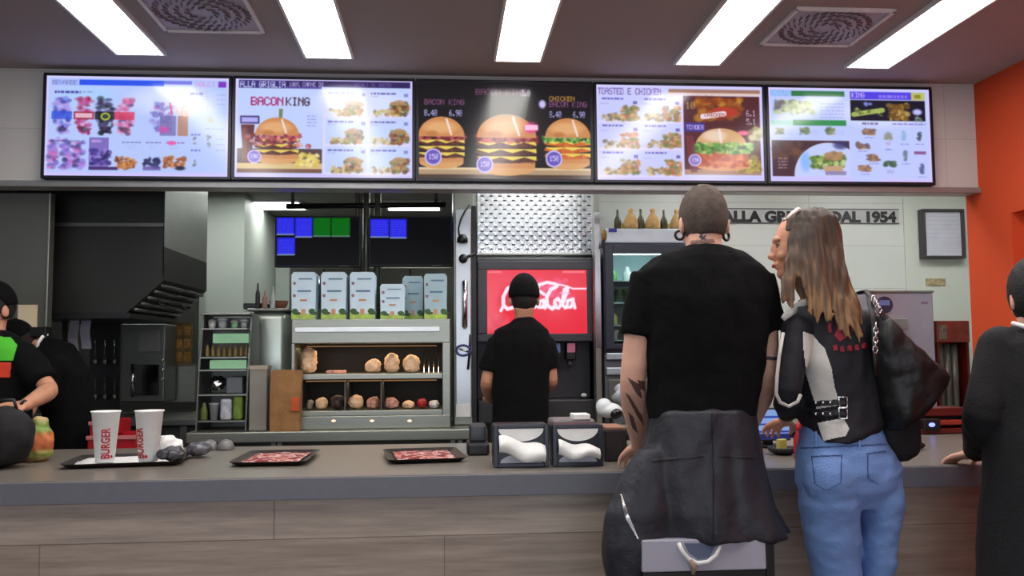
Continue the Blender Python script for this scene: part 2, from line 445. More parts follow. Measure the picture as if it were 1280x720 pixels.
# rear service wall with the tiled finish, its return beside the orange wall
xs0 = at(567, 400, 5.9).x
xp = at(1130, 300, 5.9).x
struct('wall_rear', MB().box(xs0, xp, 5.9, 6.0, 0, 2.64), M['walltile'])
struct('wall_rear_side', MB().box(xp, 4.2, 5.893, 6.0, 0, 2.64), mat('pale_wall_board', (214, 220, 206), .5, 0, .03, 2))
struct('wall_kitchen_right', MB().box(4.1, 4.2, 4.72, 5.89, 0, 2.64), M['kwall'])
struct('wall_front_side', MB().box(XR + .1, 4.2, 4.6, 4.72, 0, 2.85), M['header'])
kx0, kx1 = at(258, 330, 7.0).x, at(305, 330, 7.0).x
struct('wall_kitchen_pier', MB().box(kx0, kx1, 7.0, 8.3, 0, 2.64), M['kwall'])
struct('wall_kitchen_left', MB().box(-4.6, at(244, 400, 6.95).x, 6.95, 7.05, 0, 2.64), mat('kitchen_dark_wall', (70, 70, 66), .6))
# partition that closes the kitchen behind the sauce counter
struct('wall_kitchen_divider', MB().box(at(362, 330, 8.1).x, at(600, 330, 8.1).x, 8.1, 8.2, 0, 2.64), mat('grey_kitchen_divider', (120, 118, 110), .55))

# ceiling light strips, vents
M['tube'] = emis('lit_diffuser', (255, 250, 247), TUBE)
M['ktube'] = emis('lit_kitchen_diffuser', (250, 255, 250), KTUBE)
names = ['leftmost long ceiling light strip above the drinks menu screen', 'long ceiling light strip above the BACON KING menu screen, second from left',
         'middle long ceiling light strip above the dark screen of three burgers', 'long ceiling light strip above the man in the black T-shirt, second from right',
         'rightmost long ceiling light strip above the salad menu screen']
for i, lb in enumerate(names):
    x = [-1.47, -.565, .372, 1.292, 2.192][i]
    t = thing('ceiling_light', lb, 'ceiling light', (x, 2.7, 2.83), 'ceiling light strips over the counter')
    mb = MB(); y0, y1, h = 1.1, 4.3, .11
    mb.box(x - h - .012, x - h, y0, y1, 2.832, 2.85); mb.box(x + h, x + h + .012, y0, y1, 2.832, 2.85)
    mb.box(x - h - .012, x + h + .012, y1, y1 + .012, 2.832, 2.85); mb.box(x - h - .012, x + h + .012, y0 - .012, y0, 2.832, 2.85)
    mb.build('frame', M['white_plastic'], t)
    MB().box(x - h, x + h, y0, y1, 2.838, 2.848).build('diffuser', M['tube'], t)
M['vent'] = mat('vent_plate', (176, 166, 176), .5, .2)
def vent(x, y, lb):
    t = thing('ceiling_vent', lb, 'vent', (x, y, 2.82), 'square swirl ceiling vents'); h = .225; z = 2.85
    mb = MB()
    for a, b, c_, d_ in ((-h, h, -h, -h + .018), (-h, h, h - .018, h), (-h, -h + .018, -h, h), (h - .018, h, -h, h)): mb.box(x + a, x + b, y + c_, y + d_, z - .016, z, .003)
    mb.build('frame', M['white_plastic'], t)
    MB().box(x - h + .018, x + h - .018, y - h + .018, y + h - .018, z - .008, z - .001).build('face_plate', M['vent'], t)
    mb = MB()
    for r, n in ((.06, 10), (.105, 18), (.15, 26), (.19, 34)):
        for k in range(n):
            a = 2 * PI * k / n + r * 9; c = Vector((x + r * math.cos(a), y + r * math.sin(a), z - .011)); d1 = Vector((math.cos(a + .9), math.sin(a + .9), 0)) * .017
            mb.tube([c - d1, c + d1], .0035, 5)
    mb.build('swirl_slots', mat('vent_slots', (118, 108, 120), .6), t)
vent(1.735, 3.79, 'square white-edged swirl ceiling vent between the two right light strips')
vent(-1.035, 3.77, 'square swirl ceiling vent between the two left light strips')
klab = ['kitchen ceiling light seen beside the dark hood, nearer one', 'kitchen ceiling light right of the pale pier, nearer and larger', 'kitchen ceiling light above the right order monitor, nearer one',
        'kitchen ceiling light seen beside the dark hood, farther one', 'kitchen ceiling light left of the left order monitor, farther one', 'kitchen ceiling light just above the right order monitor, farther one']
q = 0
for Y0, Y1, xs in ((6.3, 6.7, (-2.3, -1.42, -.22)), (7.3, 7.7, (-2.6, -1.42, -.26))):
    for x in xs:
        t = thing('kitchen_ceiling_light', klab[q], 'ceiling light', (x, Y0, 2.62), 'kitchen ceiling panels'); q += 1
        mb = MB(); mb.box(x - .24, x + .24, Y0 - .02, Y0, 2.622, 2.64); mb.box(x - .24, x + .24, Y1, Y1 + .02, 2.622, 2.64); mb.box(x - .24, x - .22, Y0, Y1, 2.622, 2.64); mb.box(x + .22, x + .24, Y0, Y1, 2.622, 2.64)
        mb.build('frame', M['white_plastic'], t)
        MB().box(x - .22, x + .22, Y0, Y1, 2.626, 2.638).build('diffuser', M['ktube'], t)
# unseen panels added behind the header to brighten the service wall
M['fill_panel'] = emis('added_wall_fill', (250, 252, 255), 15)
for x, lb in ((3.2, 'unseen light panel added behind the header at the right end'), (.6, 'unseen light panel added behind the header over the drinks machine'), (1.9, 'unseen light panel added behind the header over the coffee machine')):
    t = thing('kitchen_ceiling_light', lb, 'ceiling light', (x, 5.0, 2.62))
    MB().box(x - .3, x + .3, 4.85, 5.15, 2.626, 2.638).build('diffuser', M['fill_panel'], t); mb = MB(); mb.box(x - .32, x + .32, 4.83, 5.17, 2.632, 2.64); mb.build('frame', M['white_plastic'], t)

# counter
t = thing('service_counter', 'long grey stone service counter with grey-brown wood front', 'counter', (0, 3.4, 0))
MB().box(-4.5, XR - .003, 3.0, 4.0, .925, .97, .003).build('worktop', M['worktop'], t)
MB().box(-4.5, XR - .003, 2.994, 3.03, .895, .966, .002).build('worktop_edge', M['slabedge'], t)
MB().box(-4.5, XR - .003, 3.035, 3.07, .08, .9).build('front_panel', M['wood'], t)
mb = MB(); mb.box(-4.5, XR - .003, 3.07, 3.98, .1, .924); mb.build('carcass', mat('counter_carcass', (60, 58, 56), .7), t)
MB().box(-4.5, XR - .003, 3.09, 3.9, 0, .1).build('plinth', M['black'], t)

# ------------------------------------------------------------------ menu boards
BL = (196, 204, 252); WH = (226, 228, 255)
def newpic(x0, y0, x1, y1, bg=BL):
    p = Pic(x1 - x0, y1 - y0, bg); p.X += x0; p.Y += y0; return p
def glowbg(p, x0, y0, x1, y1):
    p.soft((x0 * .3 + x1 * .7), y0 + 30, 60, 22, (238, 240, 255), .5)
    p.rect(x0, y0, x1, y0 + 2.5, (214, 206, 255)); p.rect(x0, y1 - 5, x1, y1, (205, 196, 255)); p.rect(x0, y0, x0 + 2.5, y1, (216, 206, 255)); p.rect(x1 - 2.5, y0, x1, y1, (210, 200, 255))
# 1 drinks
p = newpic(60, 95, 287, 222, (182, 200, 252)); glowbg(p, 60, 95, 287, 222)
p.soft(110, 120, 40, 14, (168, 212, 255), .6)
p.rect(66, 99.5, 99, 107, (168, 186, 250)); p.text(67, 100.5, 5.5, 'BEVANDE', (120, 130, 200), 4.4)
p.rect(100, 99.5, 205, 106.5, (44, 84, 235)); p.rect(205, 99.5, 240, 104, (96, 96, 225), .8)
p.text(244, 100, 6, 'DOLCI', (214, 150, 226), 5.2); p.rect(273, 99.5, 283, 107, (128, 56, 196))
p.dashes(70, 114, 102, 1, (70, 64, 150), h=3, al=.9); p.dashes(104, 114, 118, 1, (130, 130, 200), h=2); p.dashes(238, 114, 254, 1, (70, 70, 160), h=3)
for cx, cols, mid in ((80, [(96, 110, 220), (60, 60, 150), (170, 150, 230)], (50, 80, 215)), (107, [(190, 80, 150), (150, 40, 70), (214, 160, 214)], (150, 24, 50)),
                      (133, [(40, 36, 66), (90, 80, 130), (30, 30, 40)], (20, 18, 24)), (157, [(214, 96, 150), (110, 70, 120), (226, 150, 190)], (216, 60, 96))):
    p.fuzz(cx - 9, 123, cx + 9, 158, cols, 46, 4.5, .6)
    p.rect(cx - 13, 140, cx + 12, 150, mid, .8); p.fuzz(cx - 7, 156, cx + 7, 168, cols, 24, 3.4, .8); p.soft(cx, 163, 7, 4, (46, 34, 60), .6)
p.rect(96, 142, 117, 148, (236, 196, 214), .9); p.ell(133, 146, 6, 5, (180, 190, 70)); p.ell(133, 146, 4, 3, (50, 70, 60))
for k in range(3): p.fuzz(64 + 16 * k, 176, 76 + 16 * k, 212, [(120, 100, 200), (160, 140, 230), (70, 60, 120), (214, 110, 190)], 50, 4, .6)
p.dashes(66, 177, 108, 1, (60, 80, 130), h=1.5)
p.rect(114, 173, 138, 210, (126, 108, 190)); p.fuzz(115, 188, 140, 206, [(70, 56, 140), (150, 130, 214), (40, 36, 90)], 40, 3.5)
p.rect(114, 210, 150, 214, (70, 50, 110)); p.text(117, 176, 3.4, 'MENU', (220, 190, 250), 3)
for x0, x1 in ((150, 178), (180, 203), (205, 232)): p.dashes(x0 + 4, 178, x1, 1, (80, 80, 150), h=1.6); p.dashes(x0 + 8, 182, x1 - 6, 2, (150, 150, 214), h=.8)
p.fuzz(147, 198, 174, 212, [(176, 110, 60), (214, 150, 80), (120, 66, 46), (196, 130, 90)], 60, 3.2, .9)
p.fuzz(182, 199, 200, 210, [(60, 62, 110), (40, 40, 80)], 30, 3.4, .9); p.rect(181, 209, 203, 214, (104, 84, 160), .8)
p.fuzz(207, 197, 233, 210, [(176, 104, 60), (206, 150, 110), (150, 80, 50)], 60, 3.2, .9); p.soft(227, 211, 7, 3, (40, 36, 60))
p.soft(216, 179, 6, 3, (236, 90, 170))
p.fuzz(190, 128, 215, 165, [(150, 140, 220), (120, 110, 190), (196, 120, 200), (90, 100, 190)], 70, 4, .5)
p.rect(201, 144, 221, 170, (110, 106, 170), .75); p.rect(223, 144, 236, 170, (178, 120, 96), .85); p.fuzz(222, 133, 236, 143, [(240, 190, 170), (236, 214, 214)], 24, 3)
p.line([(213, 128), (216, 142)], 2, (214, 80, 130)); p.soft(206, 162, 7, 5, (214, 80, 170), .8)
p.dashes(243, 112, 262, 8, (178, 168, 220), 3.4, 1, .5); p.dashes(272, 116, 283, 3, (150, 160, 220), 6, 1.2)
p.fuzz(260, 144, 267, 152, [(190, 180, 150)], 6, 3); p.dashes(258, 160, 283, 1, (130, 140, 200), h=1.5)
for y in (167, 187): p.dashes(240, y, 252, 1, (70, 70, 160), h=2.4)
for x, y in ((245, 176), (245, 204), (262, 172), (262, 182)): p.fuzz(x - 2, y - 4, x + 2, y + 4, [(110, 110, 140), (150, 170, 160)], 6, 2)
p.dashes(271, 173, 283, 3, (150, 150, 214), 7, 1.2)
PICS = [(p, 'wide lit menu screen of drinks, fries and ice cream, leftmost of five')]
# 2 big burger
p = newpic(293, 99, 515, 222, (192, 208, 254)); glowbg(p, 293, 99, 515, 222)
p.rect(297, 100.5, 355, 110.5, (60, 50, 120)); p.text(298.5, 101.6, 8, 'ALLA GRIGLIA', (206, 210, 255), 4.7)
p.rect(355, 100.5, 512, 108, (52, 38, 92)); p.rect(355, 108, 400, 110.5, (90, 76, 160))
p.text(359, 102.5, 5, '100% CARNE DI', (190, 178, 240), 3.4); p.text(440, 102.5, 4, 'SCEGLI IL GUSTO', (120, 100, 180), 3.2)
p.text(312, 121.5, 10.5, 'BACON', (164, 30, 92), 8.2); p.text(355.5, 121.5, 10.5, 'KING', (70, 40, 60), 7.6)
p.poly([(347, 136), (352, 136), (351, 152), (347, 152)], (120, 130, 90))
p.rect(299, 145, 323, 155, (66, 56, 120)); p.rect(301, 147, 321, 153, (176, 170, 240)); p.dashes(382, 144, 394, 4, (120, 120, 190), 4, 1.4)
p.rect(296, 186, 401, 204, (86, 66, 70)); p.rect(296, 204, 401, 212, (214, 186, 132)); p.rect(296, 211, 401, 216, (120, 84, 70))
p.poly([(300, 156), (317, 156), (313, 204), (304, 204)], (92, 34, 40)); p.rect(302, 160, 308, 200, (150, 80, 70), .5)
p.fuzz(368, 192, 396, 207, [(226, 206, 110), (214, 186, 90), (240, 222, 150)], 60, 3.4, .9)
p.burger(345, 204, 60, 56)
p.fuzz(306, 170, 384, 184, [(150, 50, 66), (196, 100, 110), (110, 40, 50), (226, 150, 150)], 46, 3.4, .8)
p.ell(317, 196, 8.5, 8.5, (206, 196, 250)); p.ell(317, 196, 7, 7, (120, 104, 200)); p.text(312, 193, 5, '150', (220, 214, 255), 3.4)
p.rect(402, 110, 405, 217, (216, 212, 255)); p.rect(457, 110, 460, 217, (216, 212, 255))
for r in range(3):
    y0 = 112 + 36 * r; p.rect(405, y0 + 31, 512, y0 + 34, (220, 214, 255))
    for c in range(2):
        x0 = 406 + 54 * c
        p.dashes(x0 + 2, y0 + 2, x0 + 34, 1, (84, 76, 160), h=2.2, al=.8); p.dashes(x0 + 2, y0 + 6, x0 + 12, 1, (150, 150, 220), h=1.2)
        bx = x0 + (38 if c else 34)
        p.fuzz(x0 + 6, y0 + 24, bx, y0 + 31, [(190, 170, 110), (150, 120, 80), (214, 196, 150)], 36, 3, .8)
        p.fuzz(bx - 10, y0 + 15, bx + 11, y0 + 30, [(110, 130, 70), (150, 90, 60), (196, 150, 90), (90, 60, 50)], 70, 3.4, .8)
        p.ell(bx, y0 + 18, 10, 7, (176, 136, 92), .8, top=True)
        p.rect(x0 + 44, y0 + 3, x0 + 49, y0 + 7, (110, 100, 190), .7)
p.soft(430, 120, 34, 16, (234, 240, 236), .5)  # pale glare of a ceiling strip painted over the picture
PICS.append((p, 'wide lit menu screen reading BACON KING with a big burger, second from left'))
# 3 dark, three burgers
p = newpic(519, 100, 742, 225, (22, 20, 24))
p.rect(519, 212, 742, 221, (178, 150, 118)); p.rect(519, 210, 742, 213, (220, 196, 160)); p.rect(519, 219, 742, 225, (80, 62, 52))
p.soft(640, 168, 55, 46, (60, 44, 40), .5)
p.burger(548, 210, 66, 64); p.burger(712, 210, 66, 64, 'chicken'); p.burger(632, 218, 86, 76)
p.ell(712, 152, 30, 0.1, (0, 0, 0))
p.text(526, 122.5, 7, 'BACON KING', (126, 76, 116), 5.2); p.text(526, 136, 8, '8.40', (196, 190, 250), 4.2); p.text(558, 136, 8, '6.90', (196, 190, 250), 4.2)
p.text(592, 108, 8, 'BACON KING', (120, 70, 110), 6.6); p.text(652, 109, 8, '3.0', (230, 220, 255), 3.8)
p.poly([(612, 112), (664, 112), (657, 146), (610, 146)], (150, 170, 140), .35)  # reflection of the middle ceiling strip painted into the picture
p.soft(664, 158, 10, 8, (224, 70, 140), .95); p.rect(656, 154, 673, 161, (250, 190, 226))
p.text(688, 116.5, 6, 'CHICKEN', (206, 150, 70), 4.8); p.text(688, 123, 7.5, 'BACON KING', (140, 80, 130), 5); p.soft(679, 127, 5, 6, (206, 190, 250))
p.text(688, 136, 8, '8.40', (196, 190, 250), 4); p.text(719, 136, 8, '6.90', (196, 190, 250), 4)
for cx, cy in ((537.5, 197), (603.5, 206), (693.5, 198)):
    p.ell(cx, cy, 11, 11, (200, 188, 244)); p.ell(cx, cy, 9, 9, (106, 88, 186)); p.text(cx - 6, cy - 4, 7, '150', (226, 216, 255), 4.2)
PICS.append((p, 'lit black menu screen showing three tall bacon burgers, middle of five'))
# 4 fish and chicken
p = newpic(747, 103, 953, 227, (200, 204, 252)); glowbg(p, 747, 103, 953, 227)
p.text(749, 107, 8.5, 'TOASTED E CHICKEN', (120, 90, 170), 4.6); p.rect(836, 107.5, 950, 112, (160, 120, 104)); p.rect(836, 112, 950, 115.5, (226, 200, 196))
for r in range(3):
    y0 = 119 + 35 * r; p.rect(748, y0 + 31, 851, y0 + 34, (220, 212, 255))
    for c in range(2):
        x0 = 750 + 52 * c
        p.dashes(x0 + 4, y0 + 1, x0 + 30, 1, (84, 70, 170), h=2.4, al=.8); p.dashes(x0 + 2, y0 + 8, x0 + 12, 1, (150, 150, 220), h=1.2)
        bx = x0 + 34
        p.fuzz(x0 + 6, y0 + 22, bx, y0 + 30, [(176, 150, 110), (120, 110, 90), (220, 196, 130)], 40, 3, .8)
        p.fuzz(bx - 6, y0 + 12, bx + 14, y0 + 30, [(150, 140, 80), (176, 100, 66), (214, 150, 100), (110, 120, 70)], 60, 3.4, .75)
        p.rect(x0 + 42, y0 + 5, x0 + 47, y0 + 9, (90, 74, 170), .8)
p.rect(851, 112, 854, 222, (216, 206, 255))
p.rect(854, 116, 949, 219, (84, 40, 44)); p.fuzz(870, 120, 925, 146, [(170, 90, 30), (196, 140, 50), (140, 60, 30), (110, 50, 30)], 130, 6, .6)
p.ell(905, 137, 17, 7, (176, 60, 40)); p.text(857, 124, 9, '10', (176, 140, 80), 6); p.line([(878, 143), (904, 139)], 7, (236, 214, 230)); p.text(880, 138, 5, 'CHICKEN', (150, 70, 50), 3.6)
p.text(932, 134, 8, '6.1', (206, 186, 226), 4); p.text(932, 145, 8, '5.1', (206, 186, 226), 4)
p.rect(855, 151, 880, 163, (70, 50, 140)); p.text(857, 154, 6, 'TENDER', (200, 190, 250), 3.7)
p.soft(928, 164, 9, 3.5, (246, 120, 160)); p.fuzz(936, 158, 949, 172, [(206, 200, 160), (150, 140, 100)], 24, 5)
p.rect(854, 212, 949, 219, (170, 130, 110)); p.fuzz(920, 195, 947, 214, [(176, 160, 70), (140, 120, 50), (206, 190, 110)], 70, 4, .9)
p.ell(901, 208, 32, 6, (214, 150, 104)); p.rect(869, 190, 933, 208, (186, 86, 52)); p.fuzz(870, 188, 932, 208, [(206, 104, 60), (170, 66, 44), (226, 140, 90)], 90, 4, .7)
p.ell(900, 182, 32, 24, (214, 168, 120), 1, top=True); p.soft(892, 168, 16, 8, (240, 216, 200), .8); p.line([(898, 160), (900, 176)], 3, (240, 230, 240), .8)
p.fuzz(866, 178, 940, 190, [(90, 150, 60), (140, 186, 90), (60, 110, 50), (200, 220, 160)], 130, 4, .8)
p.poly([(856, 168), (866, 168), (870, 216), (862, 216)], (120, 50, 60), .8)
p.ell(867, 200, 8, 8, (206, 196, 250)); p.ell(867, 200, 6.5, 6.5, (140, 110, 190)); p.text(863, 197, 5, '150', (220, 214, 255), 3)
PICS.append((p, 'wide lit menu screen of chicken sandwiches above the man in black, second from right'))
# 5 salads
p = newpic(962, 108, 1164, 231, (190, 202, 253)); glowbg(p, 962, 108, 1164, 231)
p.rect(965, 111.5, 991, 119.5, (140, 176, 240)); p.text(966, 112.6, 6, 'INSALATE', (176, 206, 255), 3.1)
p.rect(991, 112, 1057, 119, (46, 116, 70)); p.rect(992, 150, 1058, 157.5, (50, 140, 80)); p.rect(964, 151, 992, 157, (150, 200, 190))
p.fuzz(970, 126, 1018, 141, [(150, 166, 120), (190, 206, 150), (110, 110, 110), (214, 220, 180)], 110, 4.4, .7); p.soft(974, 132, 5, 5, (90, 80, 110), .7)
p.dashes(1026, 128, 1056, 5, (140, 140, 214), 4.5, 1.2)
for cx in (975, 1006, 1038): p.fuzz(cx - 5, 161, cx + 5, 169, [(110, 130, 100), (150, 150, 110), (90, 110, 90)], 22, 3); p.dashes(cx + 8, 164, cx + 17, 3, (150, 150, 214), 2.6, .8)
p.rect(965, 177.5, 1061, 224, (72, 46, 56)); p.fuzz(968, 180, 1000, 200, [(100, 64, 60), (60, 44, 50), (120, 80, 60)], 40, 6, .6)
p.ell(1035, 222, 43, 42, (196, 206, 250)); p.rect(965, 224, 1062, 232, (205, 196, 255)); p.poly([(1062, 170), (1100, 170), (1100, 232), (1062, 232)], (190, 202, 253))
p.rect(962, 170, 1062, 177.5, (192, 204, 253)); p.rect(965, 177.5, 990, 224, (72, 46, 56), .35)
p.soft(1006, 205, 7, 14, (120, 176, 250), .7); p.soft(1050, 183, 10, 6, (60, 60, 120), .8)
p.fuzz(1014, 198, 1054, 212, [(90, 120, 60), (150, 176, 90), (60, 86, 50), (190, 206, 140)], 110, 4, .85); p.fuzz(1030, 192, 1050, 202, [(176, 140, 100), (150, 120, 90)], 40, 4)
p.rect(1028, 210, 1052, 217, (196, 160, 130)); p.rect(1030, 217, 1056, 222, (110, 90, 130), .6)
p.dashes(972, 200, 984, 4, (190, 160, 170), 4, 2)
p.rect(1064, 112, 1141, 122, (84, 66, 226)); p.text(1066, 113, 7, 'KING', (206, 196, 250), 4.2); p.dashes(1100, 116, 1136, 1, (170, 160, 250), h=4); p.rect(1141, 112, 1158, 122.5, (190, 190, 110)); p.rect(1145, 115, 1153, 120, (140, 140, 40))
p.rect(1064, 123, 1158, 150, (24, 22, 40)); p.fuzz(1080, 125, 1092, 130, [(120, 130, 210)], 8, 3); p.line([(1068, 142), (1104, 136)], 6.5, (160, 176, 90)); p.fuzz(1070, 134, 1104, 144, [(96, 110, 60), (190, 200, 110)], 24, 2.4, .7)
p.fuzz(1112, 128, 1136, 148, [(150, 110, 60), (120, 84, 30), (196, 170, 90), (80, 60, 40)], 60, 4, .8); p.soft(1148, 138, 6.5, 4.5, (190, 190, 250)); p.fuzz(1146, 145, 1154, 150, [(120, 140, 130)], 8, 2.5)
p.dashes(1078, 152.5, 1098, 1, (80, 60, 120), h=3); p.dashes(1116, 153, 1158, 1, (110, 90, 190), h=2)
for cx, cy in ((1087, 165), (1078, 183), (1091, 199), (1080, 213)): p.fuzz(cx - 7, cy - 3, cx + 7, cy + 3, [(130, 100, 90), (176, 130, 100), (110, 100, 110)], 30, 3.2, .8); p.dashes(cx - 6, cy + 7, cx + 6, 1, (120, 120, 200), h=1.2)
p.fuzz(1107, 167, 1114, 174, [(150, 150, 140)], 14, 3.4); p.soft(1110, 180, 3, 3, (190, 170, 220)); p.dashes(1106, 187, 1115, 1, (110, 110, 200), h=2)
p.fuzz(1105, 204, 1119, 209, [(60, 90, 80), (90, 120, 90)], 26, 3.4); p.dashes(1107, 215, 1116, 2, (130, 120, 210), 2.5, 1.2)
for cx, cy, c in ((1130, 170, (150, 180, 220)), (1131, 196, (110, 130, 150)), (1149, 170, (80, 90, 110)), (1151, 213, (90, 100, 150))): p.fuzz(cx - 1.6, cy - 6, cx + 1.6, cy + 6, [c], 18, 2.4, .8); p.dashes(cx - 5, cy + 10, cx + 6, 1, (120, 120, 200), h=1.4)
p.rect(1142, 190, 1157, 194, (120, 60, 120), .8)
PICS.append((p, 'wide lit menu screen of salads and sides, rightmost beside the orange wall'))
M['screen'] = display_mat('lit_menu_picture', 1.0)
M['bezel'] = mat('navy_black_bezel', (22, 24, 38), .35)
for i, (p, lb) in enumerate(PICS):
    x0 = -2.03 + .9425 * i; x1 = x0 + .938; z0, z1 = 2.27, 2.815
    t = thing('menu_board', lb, 'menu screen', ((x0 + x1) / 2, 4.59, z0), 'menu screens above the counter')
    mb = MB(); b = .015
    mb.box(x0, x1, 4.545, 4.6, z0, z0 + b, .002); mb.box(x0, x1, 4.545, 4.6, z1 - b, z1, .002)
    mb.box(x0, x0 + b, 4.545, 4.6, z0 + b, z1 - b); mb.box(x1 - b, x1, 4.545, 4.6, z0 + b, z1 - b); mb.box(x0 + b, x1 - b, 4.556, 4.6, z0 + b, z1 - b)
    mb.build('frame', M['bezel'], t)
    display('display', p, x0 + b, x1 - b, z0 + b, z1 - b, 4.552, M['screen'], t)

# ================================================================== KITCHEN
# dark steel partition panel, far left
x1 = at(62, 320, 4.78).x
t = thing('steel_partition', 'tall grey steel partition panel hanging at the far left', 'panel', (-2.6, 4.8, 1.5))
zb = at(30, 409, 4.78).z
MB().box(-4.0, x1 - .012, 4.78, 4.82, zb, 2.236, .002).build('panel', mat('dull_panel_steel', (104, 106, 100), .5, .6, .06, 2), t)
MB().box(x1 - .012, x1, 4.77, 4.83, zb, 2.236, .003).build('edge_strip', M['steel'], t)
MB().box(-4.0, x1, 4.76, 4.84, zb - .05, zb, .003).build('bottom_rail', M['black'], t)
nt_ = MB().pbox(22, 46, 381, 409, 4.772, 4.779, 0).build('paper_note', M['white_paper']); tag(nt_, 'small cream paper note stuck low on the grey steel partition', 'note')
nt_.data.materials[0] = mat('cream_note', (226, 212, 176), .8)

# extraction hood: profile extruded in depth
Y0, Y1 = 5.0, 5.88
def zx(x, y, Y=Y0): p = at(x, y, Y); return (p.x, p.z)
t = thing('extraction_hood', 'large dark steel extraction hood with baffle filters over the grill', 'hood', (-2.2, 5.9, 1.6))
A = zx(20, 238); B = zx(205, 238); C_ = zx(205, 350); D = zx(158, 391); E = zx(20, 391)
MB().prism([(A[0], 2.6), (B[0], 2.6), C_, D, E], Y0, Y1).build('canopy', M['hood'], t)
zr = at(130, 281, Y0 - .01).z
MB().box(A[0], B[0] + .004, Y0 - .016, Y0 - .002, zr - .012, zr + .012, .003).build('seam_rail', M['steel_dark'], t)
MB().box(B[0] + .002, B[0] + .008, Y0, Y1, C_[1] + .02, 2.6).build('side_skin', mat('hood_side_steel', (170, 174, 168), .38, .75, .08, 3), t)
# baffle filters on the slope that faces right and down
sl = Vector((D[0] - C_[0], 0, D[1] - C_[1])); L = sl.length; sl.normalize(); nn = Vector((-sl.z, 0, sl.x)); nn = nn if nn.z < 0 else -nn
for k in range(2):
    ya = Y0 + .03 + k * .43; mb = MB()
    for q in range(5):
        c = Vector((C_[0], 0, C_[1])) + sl * (L * (.14 + .18 * q)) + nn * .006
        mb.tube([c + Vector((0, ya, 0)), c + Vector((0, ya + .4, 0))], .012, 8)
    f = mb.build('baffle_filter', M['steel_dark'], t, smooth=True)
    mb = MB(); c = Vector((C_[0], 0, C_[1])) + sl * (L * .5) + nn * .03
    mb.tube([c + Vector((0, ya + .12, 0)), c + Vector((0, ya + .12, 0)) + nn * .025, c + Vector((0, ya + .28, 0)) + nn * .025, c + Vector((0, ya + .28, 0))], .007, 8)
    mb.build('handle', M['black'], t, smooth=True)
MB().box(E[0], D[0] + .02, Y0, Y1, D[1] - .03, D[1]).build('lower_lip', M['black'], t)

# kitchen equipment below the hood
t = thing('prep_table', 'dark steel prep table behind the counter at the left', 'table', (-1.9, 5.6, 0))
xa, xb = at(0, 500, 5.4).x, at(246, 500, 5.4).x
MB().box(xa - .8, xb, 5.4, 6.2, .955, .99, .004).build('tabletop', M['steel_dark'], t)
MB().box(xa - .8, xb, 5.44, 6.18, .2, .95, .01).build('cabinet', mat('dark_grey_cabinet', (52, 52, 50), .6), t)  # cabinet in one plain dark grey
for x in (xa + .1, (xa + xb) / 2, xb - .08): MB().box(x - .02, x + .02, 5.42, 5.46, 0, .95).build('leg', M['steel_dark'], t)

t = thing('toaster_oven', 'steel toaster oven with a dark window under the hood', 'oven', at(184, 500, 5.9))
mb = MB(); mb.pbox(150, 206, 405, 503, 5.9, 6.15, .01); mb.build('body', M['steel_dark'], t)
MB().pbox(171, 198, 456, 494, 5.88, 5.9, .004).build('door', M['glass_dark'], t)
mb = MB(); a = at(166, 455, 5.87); b = at(166, 496, 5.87); mb.tube([a, b], .012, 10); mb.build('handle', M['chrome'], t, smooth=True)
mb = MB(); mb.pbox(172, 200, 412, 440, 5.885, 5.9, .004); mb.build('control_panel', M['grey_plastic'], t)
for k in range(3): MB().ell(at(203, 450 + 12 * k, 5.885), (.012, .01, .012)).build('knob', M['chrome'], t, smooth=True)

t = thing('wall_poster', 'brown food preparation poster behind the oven', 'poster', at(222, 455, 6.17))
MB().pbox(207, 240, 404, 456, 6.16, 6.17, 0).build('sheet', mat('poster_brown', (112, 88, 44), .7, 0, .6, 22), t)
mb = MB()
for r in range(3):
    for c in range(3): mb.pbox(209 + 10.5 * c, 217 + 10.5 * c, 408 + 16 * r, 419 + 16 * r, 6.155, 6.16, 0)
mb.build('picture_squares', mat('poster_pictures', (168, 122, 52), .7, 0, .5, 40), t)
t = thing('steel_side_panel', 'plain light steel panel below the brown poster', 'panel', at(222, 500, 6.2))
MB().pbox(206, 244, 457, 503, 6.18, 6.22, .004).build('panel', M['steel'], t)
MB().pbox(206, 244, 455, 458, 6.17, 6.19, .002).build('top_edge', M['steel_dark'], t)

t = thing('utensil_rack', 'black hanging rack with short chains of small utensils', 'rack', (at(130, 400, 6.1).x, 6.1, .99))
MB().box(at(112, 450, 6.1).x, at(150, 450, 6.1).x, 6.1, 6.14, .991, at(130, 394, 6.1).z, .004).build('back_panel', M['black'], t)
for i in range(3):
    x = 119 + 12 * i; mb = MB()
    for y0 in (428, 472):
        mb.tube([at(x, y0, 6.06), at(x, y0 + 22, 6.06)], .004, 6); mb.ell(at(x, y0 + 24, 6.06), (.012, .006, .02))
    mb.build('hanging_tool', M['steel'], t, smooth=True)
    mb = MB(); mb.tube([at(x, 426, 6.09), at(x, 426, 6.04), at(x, 429, 6.04)], .003, 6); mb.build('hook', M['chrome'], t)

